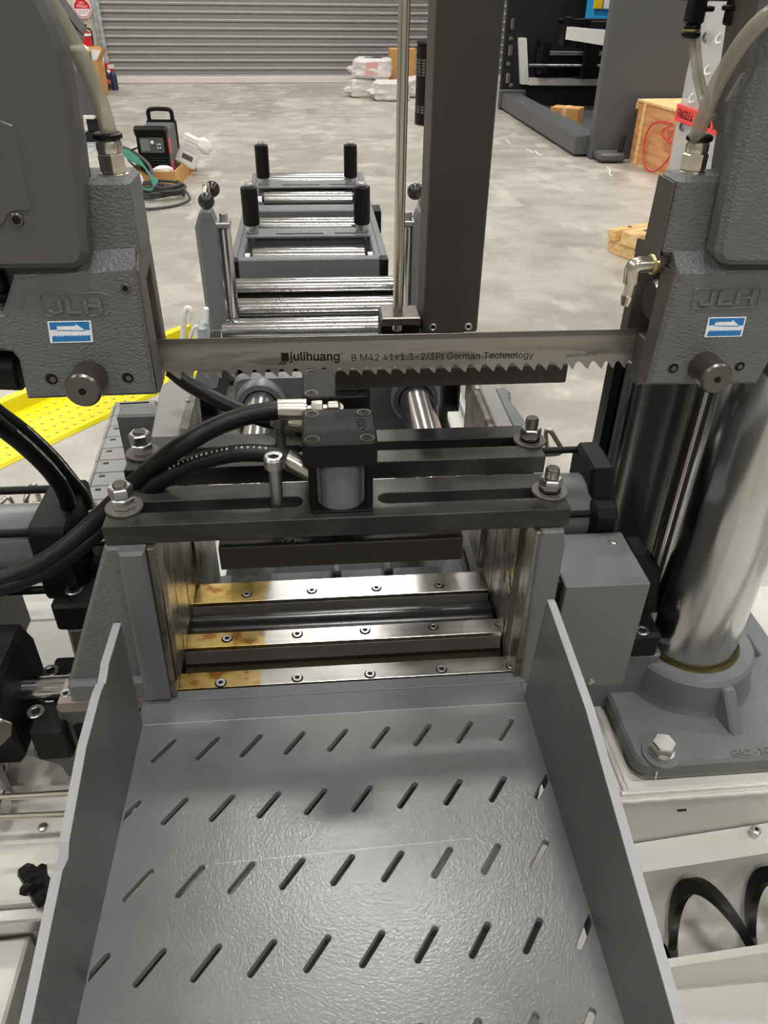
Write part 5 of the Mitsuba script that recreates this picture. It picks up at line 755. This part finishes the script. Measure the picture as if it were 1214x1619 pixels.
def hole(t, c, y, r): k = P(t, 'bolt_hole', lathe([(r, 0), (r, 0.001)], (c[0], y-0.0004, c[1]), (0, 1, 0), 28), 'socket_dark'); P(k, 'hole_rim', pipe((c[0], y-0.0006, c[1]), (c[0], y+0.001, c[1]), r*1.16, r, 28, 0.0002), 'cast_edge'); P(k, 'screw_end', lathe([(r*0.55, 0), (r*0.55, 0.001)], (c[0]+r*0.15, y-0.0006, c[1]-r*0.1), (0, 1, 0), 6), 'knob_dark')
def fitting(t, p, s=1.0):
    k = P(t, 'fitting_base', lathe([(0.0108*s, 0), (0.0108*s, 0.002), (0.009*s, 0.003)], p, (0, 0, 1), 32), 'nickel'); P(k, 'hex_nut', hexa((p[0], p[1], p[2]+0.003), (0, 0, 1), 0.0178*s, 0.013*s, 0.0012, 0.2), 'nickel'); P(k, 'sleeve', lathe([(0.0086*s, 0), (0.0092*s, 0.002), (0.0092*s, 0.006), (0.008*s, 0.009)], (p[0], p[1], p[2]+0.016*s), (0, 0, 1), 32), 'nickel'); P(k, 'collar', lathe([(0.0085*s, 0), (0.0105*s, 0.001), (0.0105*s, 0.004), (0.009*s, 0.005)], (p[0], p[1], p[2]+0.0245*s), (0, 0, 1), 32), 'black_smooth', 'black push-in collar')
YF = 0.635
t = T('blade_guide_head', 'grey cast guide head with raised letters at the left end of the saw blade', 'guide head')
P(t, 'body', ext([(-0.149, 1.1025), (-0.2625, 1.1015), (-0.2605, 1.139), (-0.264, 1.146), (-0.272, 1.1475), (-0.36, 1.1475), (-0.36, 1.182), (-0.2625, 1.182), (-0.2455, 1.2125), (-0.1475, 1.2195)], YF, 0.661, 'xz', 0.0035), 'cast')
P(t, 'slope', hull([(-0.246, YF+0.002, 1.211), (-0.1482, YF+0.002, 1.217), (-0.246, YF+0.014, 1.224), (-0.1482, YF+0.012, 1.230), (-0.246, 0.676, 1.211), (-0.1482, 0.676, 1.217), (-0.246, 0.676, 1.224), (-0.1482, 0.676, 1.230)]), 'cast'); P(t, 'neck', ext(rnd(-0.1915, -0.1445, 0.648, 0.70, 0.005), 1.222, 1.282, 'xy', 0.004), 'cast')
P(t, 'machined_side', ext([(0.638, 1.104), (0.6605, 1.104), (0.6605, 1.20), (0.70, 1.21), (0.70, 1.276), (0.652, 1.278), (0.650, 1.226), (0.638, 1.214)], -0.1478, -0.1462, 'yz'), 'cast_edge', smooth=False)
P(t, 'inner_block', box(-0.24, -0.160, 0.6862+0.0006, 0.71, 1.10, 1.21, 0.002), 'brown_black'); P(t, 'back_plate', ext([(0.700, 1.115), (0.716, 1.115), (0.716, 1.215), (0.706, 1.218), (0.700, 1.205)], -0.23, -0.149, 'yz', 0.0012), 'cast_edge'); P(t, 'bearing', cyl((-0.172, 0.69, 1.162), (-0.162, 0.69, 1.162), 0.014, 32, 0.002), 'zinc_dull'); P(t, 'amber_stain', box(-0.1601, -0.1592, 0.688, 0.70, 1.15, 1.205, 0.0003), 'brass'); P(t, 'blade_pad', box(-0.165, -0.1515, 0.664, 0.684, 1.105, 1.15, 0.0012), 'knob_face')
letters(t, (-0.224,1.1808), (-0.1802,1.1799), 0.0125, YF, (-0.2295,1.198), (-0.175,1.1776)); sticker(t, (-0.2296,1.1547), (-0.194,1.1533)[0]-(-0.2296,1.1547)[0], (-0.2277,1.1737)[1]-(-0.2296,1.1547)[1], YF-0.0002, (-0.2277,1.1737)[0]-(-0.2296,1.1547)[0])
button(t, (-0.2029,1.1227), 0.605, 0.637, 0.0152); hole(t, (-0.2363,1.1214), YF, 0.0052); hole(t, (-0.171,1.1207), YF, 0.0049)
c_ = (-0.1588,1.2005); k = P(t, 'set_screw', pipe((c_[0], YF-0.001, c_[1]), (c_[0], YF+0.002, c_[1]), 0.0042, 0.0024, 24, 0.0004), 'knob_dark'); P(k, 'socket', lathe([(0.0024, 0), (0.0024, 0.001)], (c_[0], YF-0.0003, c_[1]), (0, 1, 0), 6), 'socket_dark')
fitting(t, ((-0.159,1.2785)[0], 0.668, 1.281), 1.08); FL = ((-0.159,1.2785)[0], 0.668, 1.307)
t = T('coolant_hose', 'clear plastic hose curving up to the left from the left guide head', 'hose'); hp = [FL, tuple((-0.1575,0.668,1.3143)), tuple((-0.1599,0.668,1.3338)), tuple((-0.1639,0.666,1.3528)), tuple((-0.1698,0.664,1.3702)), tuple((-0.1758,0.66,1.3865)), tuple((-0.1809,0.655,1.3996)), tuple((-0.1882,0.65,1.419))]
P(t, 'outer', tube(hp, 0.0062, 20, 10), 'clear_hose', smooth=True); P(t, 'insert_collar', cyl(hp[0], np.array(hp[0])+[0, 0, 0.004], 0.0068, 24, 0.0005), 'black_smooth')
t = T('bandsaw_frame_casting', 'large grey cast saw guide arm with a rounded cover plate at the upper left', 'guide arm')
P(t, 'cover_plate', ext(Polygon([(-0.2938,1.2203),(-0.193,1.2198),(-0.1853,1.2237),(-0.1812,1.2316),(-0.1768,1.2659),(-0.172,1.3121),(-0.1689,1.3505),(-0.1685,1.3714),(-0.1723,1.3877),(-0.1783,1.4052),(-0.185,1.4186),(-0.2325,1.418)]).buffer(-0.006).buffer(0.006, quad_segs=5), 0.625, 0.65, 'xz', 0.005), 'cast_dark', 'dark rounded cover plate')
P(t, 'cover_boss', ext(Polygon([(-0.2835,1.2523),(-0.2414,1.2528),(-0.2364,1.2574),(-0.2321,1.2629),(-0.2251,1.2647),(-0.2158,1.2646),(-0.2144,1.2683),(-0.2122,1.3165),(-0.2135,1.3235),(-0.2214,1.3268),(-0.2599,1.3284)]).buffer(0), 0.6237, 0.626, 'xz', 0.001), 'cast_dark')
c_ = (-0.2276,1.2583); k = P(t, 'cover_screw', pipe((c_[0], 0.6232, c_[1]), (c_[0], 0.626, c_[1]), 0.0052, 0.0032, 24, 0.0006), 'knob_dark'); P(k, 'socket', lathe([(0.0033, 0), (0.0033, 0.001)], (c_[0], 0.6234, c_[1]), (0, 1, 0), 20), 'socket_dark')
P(t, 'arm_casting', ext(Polygon([(-0.324,1.1843),(-0.2794,1.1836),(-0.2179,1.185),(-0.1902,1.2596),(-0.1914,1.2825),(-0.1864,1.3186),(-0.1837,1.3504),(-0.1882,1.3612),(-0.1975,1.3633),(-0.1993,1.4201),(-0.2542,1.4194)]).buffer(-0.008).buffer(0.008, quad_segs=5), 0.655, 0.72, 'xz', 0.006), 'cast'); P(t, 'side_web', ext([(-0.184,1.2914),(-0.1726,1.3439),(-0.1724,1.3101),(-0.1752,1.2785),(-0.186,1.2776)], 0.648, 0.66, 'xz', 0.003), 'cast')
P(t, 'lower_clamp', box(-0.36, -0.268, 0.66, 0.70, 1.155, 1.225, 0.004), 'cast_dark'); c_ = (-0.2609,1.1995); P(t, 'clamp_bolt', cat(cyl((c_[0]-0.004, 0.65, c_[1]-0.004), (c_[0]-0.004, 0.65, c_[1]+0.012), 0.0075, 24, 0.001), cyl((c_[0]-0.004, 0.65, c_[1]-0.008), (c_[0]-0.004, 0.65, c_[1]-0.004), 0.012, 28, 0.0008)), 'black_smooth'); P(t, 'side_roller', cyl((-0.34, 0.66, 1.125), (-0.268, 0.66, 1.12), 0.019, 28, 0.003), 'black_smooth')
t = T('blade_guide_head', 'grey cast guide head with raised letters at the right end of the saw blade', 'guide head')
P(t, 'body', ext([(0.3085, 1.0985), (0.4185, 1.0965), (0.431, 1.147), (0.47, 1.147), (0.47, 1.20), (0.4465, 1.2065), (0.3125, 1.2085)], YF, 0.660, 'xz', 0.0035), 'cast')
P(t, 'slope', hull([(0.3135, YF+0.002, 1.206), (0.446, YF+0.002, 1.204), (0.3095, YF+0.014, 1.222), (0.446, YF+0.012, 1.22), (0.3135, 0.676, 1.206), (0.446, 0.676, 1.204), (0.3095, 0.676, 1.222), (0.446, 0.676, 1.22)]), 'cast'); P(t, 'neck', ext(rnd(0.3015, 0.352, 0.648, 0.686, 0.005), 1.216, 1.281, 'xy', 0.004), 'cast')
P(t, 'machined_side', ext([(0.652, 1.212), (0.690, 1.205), (0.704, 1.205), (0.704, 1.217), (0.687, 1.220), (0.685, 1.276), (0.652, 1.276)], 0.2995, 0.3012, 'yz'), 'cast_edge', smooth=False); P(t, 'side_wedge', hull([(0.3078, 0.6385, 1.10), (0.3095, 0.6385, 1.10), (0.3078, 0.6595, 1.10), (0.3095, 0.6595, 1.10), (0.3115, 0.6385, 1.2055), (0.3135, 0.6385, 1.2055), (0.3085, 0.6595, 1.2055), (0.3135, 0.6595, 1.2055)]), 'cast_edge', smooth=False)
P(t, 'upper_side', box(0.301, 0.312, 0.655, 0.704, 1.207, 1.216, 0.001), 'cast_edge')
P(t, 'back_plate', box(0.3115, 0.40, 0.715, 0.732, 1.10, 1.205, 0.0012), 'cast_edge'); P(t, 'inner_block', box(0.332, 0.42, 0.6865, 0.712, 1.10, 1.21, 0.002), 'brown_black'); P(t, 'bearing', cyl((0.318, 0.69, 1.163), (0.334, 0.69, 1.163), 0.020, 40, 0.003), 'chrome', 'bright back-up bearing'); P(t, 'blade_pad', box(0.3105, 0.321, 0.664, 0.6838, 1.085, 1.133, 0.0012), 'knob_face')
letters(t, (0.3378,1.1765), (0.3889,1.1773), 0.0122, YF, (0.3313,1.1926), (0.3943,1.1731)); sticker(t, (0.3521,1.1464), (0.3877,1.1468)[0]-(0.3521,1.1464)[0], (0.3514,1.1651)[1]-(0.3521,1.1464)[1], YF-0.0002, (0.3514,1.1651)[0]-(0.3521,1.1464)[0])
button(t, (0.3588,1.1178), 0.605, 0.637, 0.0147); hole(t, (0.3298,1.1163), YF, 0.0048); hole(t, (0.3947,1.1165), YF, 0.0046)
fr = ((0.3205,1.2737)[0], 0.668, 1.28); fitting(t, fr, 1.02)
k = P(t, 'elbow_fitting', tube([(0.3077,0.662,1.2064),(0.2965,0.66,1.2061),(0.2852,0.658,1.2063),(0.2817,0.658,1.2035),(0.2819,0.658,1.1967),(0.2826,0.658,1.1904)], 0.0072, 16, 6), 'nickel', 'nickel elbow fitting'); P(k, 'barb', lathe([(0.0048, 0), (0.0048, 0.012), (0.0062, 0.013), (0.0044, 0.022)], (0.2824,0.658,1.1916), (-0.04, 0, -1), 20), 'nickel'); P(k, 'thread_seal', cyl((0.2976,0.66,1.2061), (0.3027,0.661,1.2063), 0.009, 24, 0.001), 'brass')
t = T('coolant_hose', 'clear plastic hose curving up to the right from the right guide head', 'hose'); hp = [(fr[0], fr[1], fr[2]+0.026), tuple((0.3162,0.664,1.3096)), tuple((0.3151,0.658,1.3244)), tuple((0.3153,0.65,1.3453)), tuple((0.317,0.64,1.3639)), tuple((0.3206,0.63,1.3807)), tuple((0.328,0.62,1.3943)), tuple((0.344,0.61,1.4072))]
P(t, 'outer', tube(hp, 0.0062, 20, 10), 'clear_hose', smooth=True); P(t, 'insert_collar', cyl(hp[0], np.array(hp[0])+[0, 0, 0.004], 0.0068, 24, 0.0005), 'black_smooth')
t = T('bandsaw_frame_casting', 'large grey cast saw guide arm with a cover plate at the upper right', 'guide arm')
P(t, 'cover_plate', ext(Polygon([(0.338,1.2235),(0.3457,1.216),(0.3563,1.2142),(0.4479,1.2134),(0.3719,1.4184),(0.3301,1.4179),(0.3317,1.388),(0.334,1.3603),(0.3329,1.3308),(0.3345,1.2903),(0.3364,1.2514)]).buffer(-0.006).buffer(0.006, quad_segs=5), 0.625, 0.65, 'xz', 0.005), 'cast', 'rounded cover plate')
P(t, 'arm_casting', ext(Polygon([(0.3859,1.1792),(0.3618,1.2559),(0.3579,1.2934),(0.3547,1.3431),(0.3491,1.4018),(0.3451,1.4269),(0.4254,1.4279),(0.5183,1.1771)]).buffer(-0.006).buffer(0.006, quad_segs=5), 0.655, 0.72, 'xz', 0.006), 'cast_dark'); P(t, 'arm_bulge', ext(Polygon([(0.3367,1.2904),(0.328,1.3366),(0.3356,1.3548),(0.3492,1.3604),(0.3613,1.3626),(0.3911,1.2704),(0.3497,1.2183)]).buffer(0), 0.645, 0.66, 'xz', 0.005), 'cast'); P(t, 'arm_edge', ext([(0.3568,1.3062),(0.3481,1.3213),(0.3486,1.3572),(0.3438,1.4018),(0.3383,1.4268),(0.3472,1.4269),(0.3549,1.3932),(0.3606,1.3384)], 0.665, 0.721, 'xz', 0.002), 'cast_edge')
P(t, 'lower_beam', box(0.44, 0.60, 0.65, 0.74, 1.09, 1.20, 0.006), 'cast_dark')
t = T('push_in_coupling', 'black push-in coupling with a pair of thin clear air tubes beside the right arm', 'coupling'); cp = (0.3182,0.72,1.3886)
P(t, 'body', cat(box(cp[0]-0.0065, cp[0]+0.0065, 0.714, 0.728, cp[2]-0.004, cp[2]+0.02, 0.002), cyl((cp[0], 0.721, cp[2]-0.011), (cp[0], 0.721, cp[2]-0.004), 0.0068, 24, 0.001), box(cp[0]+0.006, cp[0]+0.014, 0.716, 0.726, cp[2]+0.005, cp[2]+0.009, 0.001)), 'black_smooth'); P(t, 'collar', lathe([(0.006, 0), (0.0078, 0.0015), (0.0078, 0.004), (0.0065, 0.005)], (cp[0], 0.721, cp[2]-0.0135), (0, 0, 1), 24), 'black_smooth'); P(t, 'ring', cyl((cp[0], 0.721, cp[2]-0.0085), (cp[0], 0.721, cp[2]-0.0072), 0.0072, 24), 'brass')
P(t, 'clamp_screw', cat(cyl((cp[0]+0.029, 0.715, cp[2]-0.004), (cp[0]+0.029, 0.715, cp[2]+0.02), 0.0065, 20, 0.0015), cyl((cp[0]+0.029, 0.715, cp[2]+0.006), (cp[0]+0.029, 0.715, cp[2]+0.010), 0.0095, 20, 0.001)), 'black_smooth'); P(t, 'bridge', box(cp[0]-0.006, cp[0]+0.06, 0.74, 0.75, cp[2]+0.012, cp[2]+0.022, 0.002), 'cast_dark')
for q in ([(0.3184,0.721,1.3788),(0.3234,0.72,1.364),(0.3269,0.715,1.3506),(0.3315,0.71,1.3369),(0.3339,0.7,1.3261),(0.3355,0.69,1.3178)], [(0.3228,0.721,1.3789),(0.3273,0.72,1.364),(0.3311,0.717,1.3504),(0.3364,0.712,1.3367),(0.3407,0.705,1.3255),(0.344,0.7,1.3175)]): k = P(t, 'air_tube', tube(q, 0.0031, 14, 8), 'clear_hose', 'thin clear air tube', smooth=True)
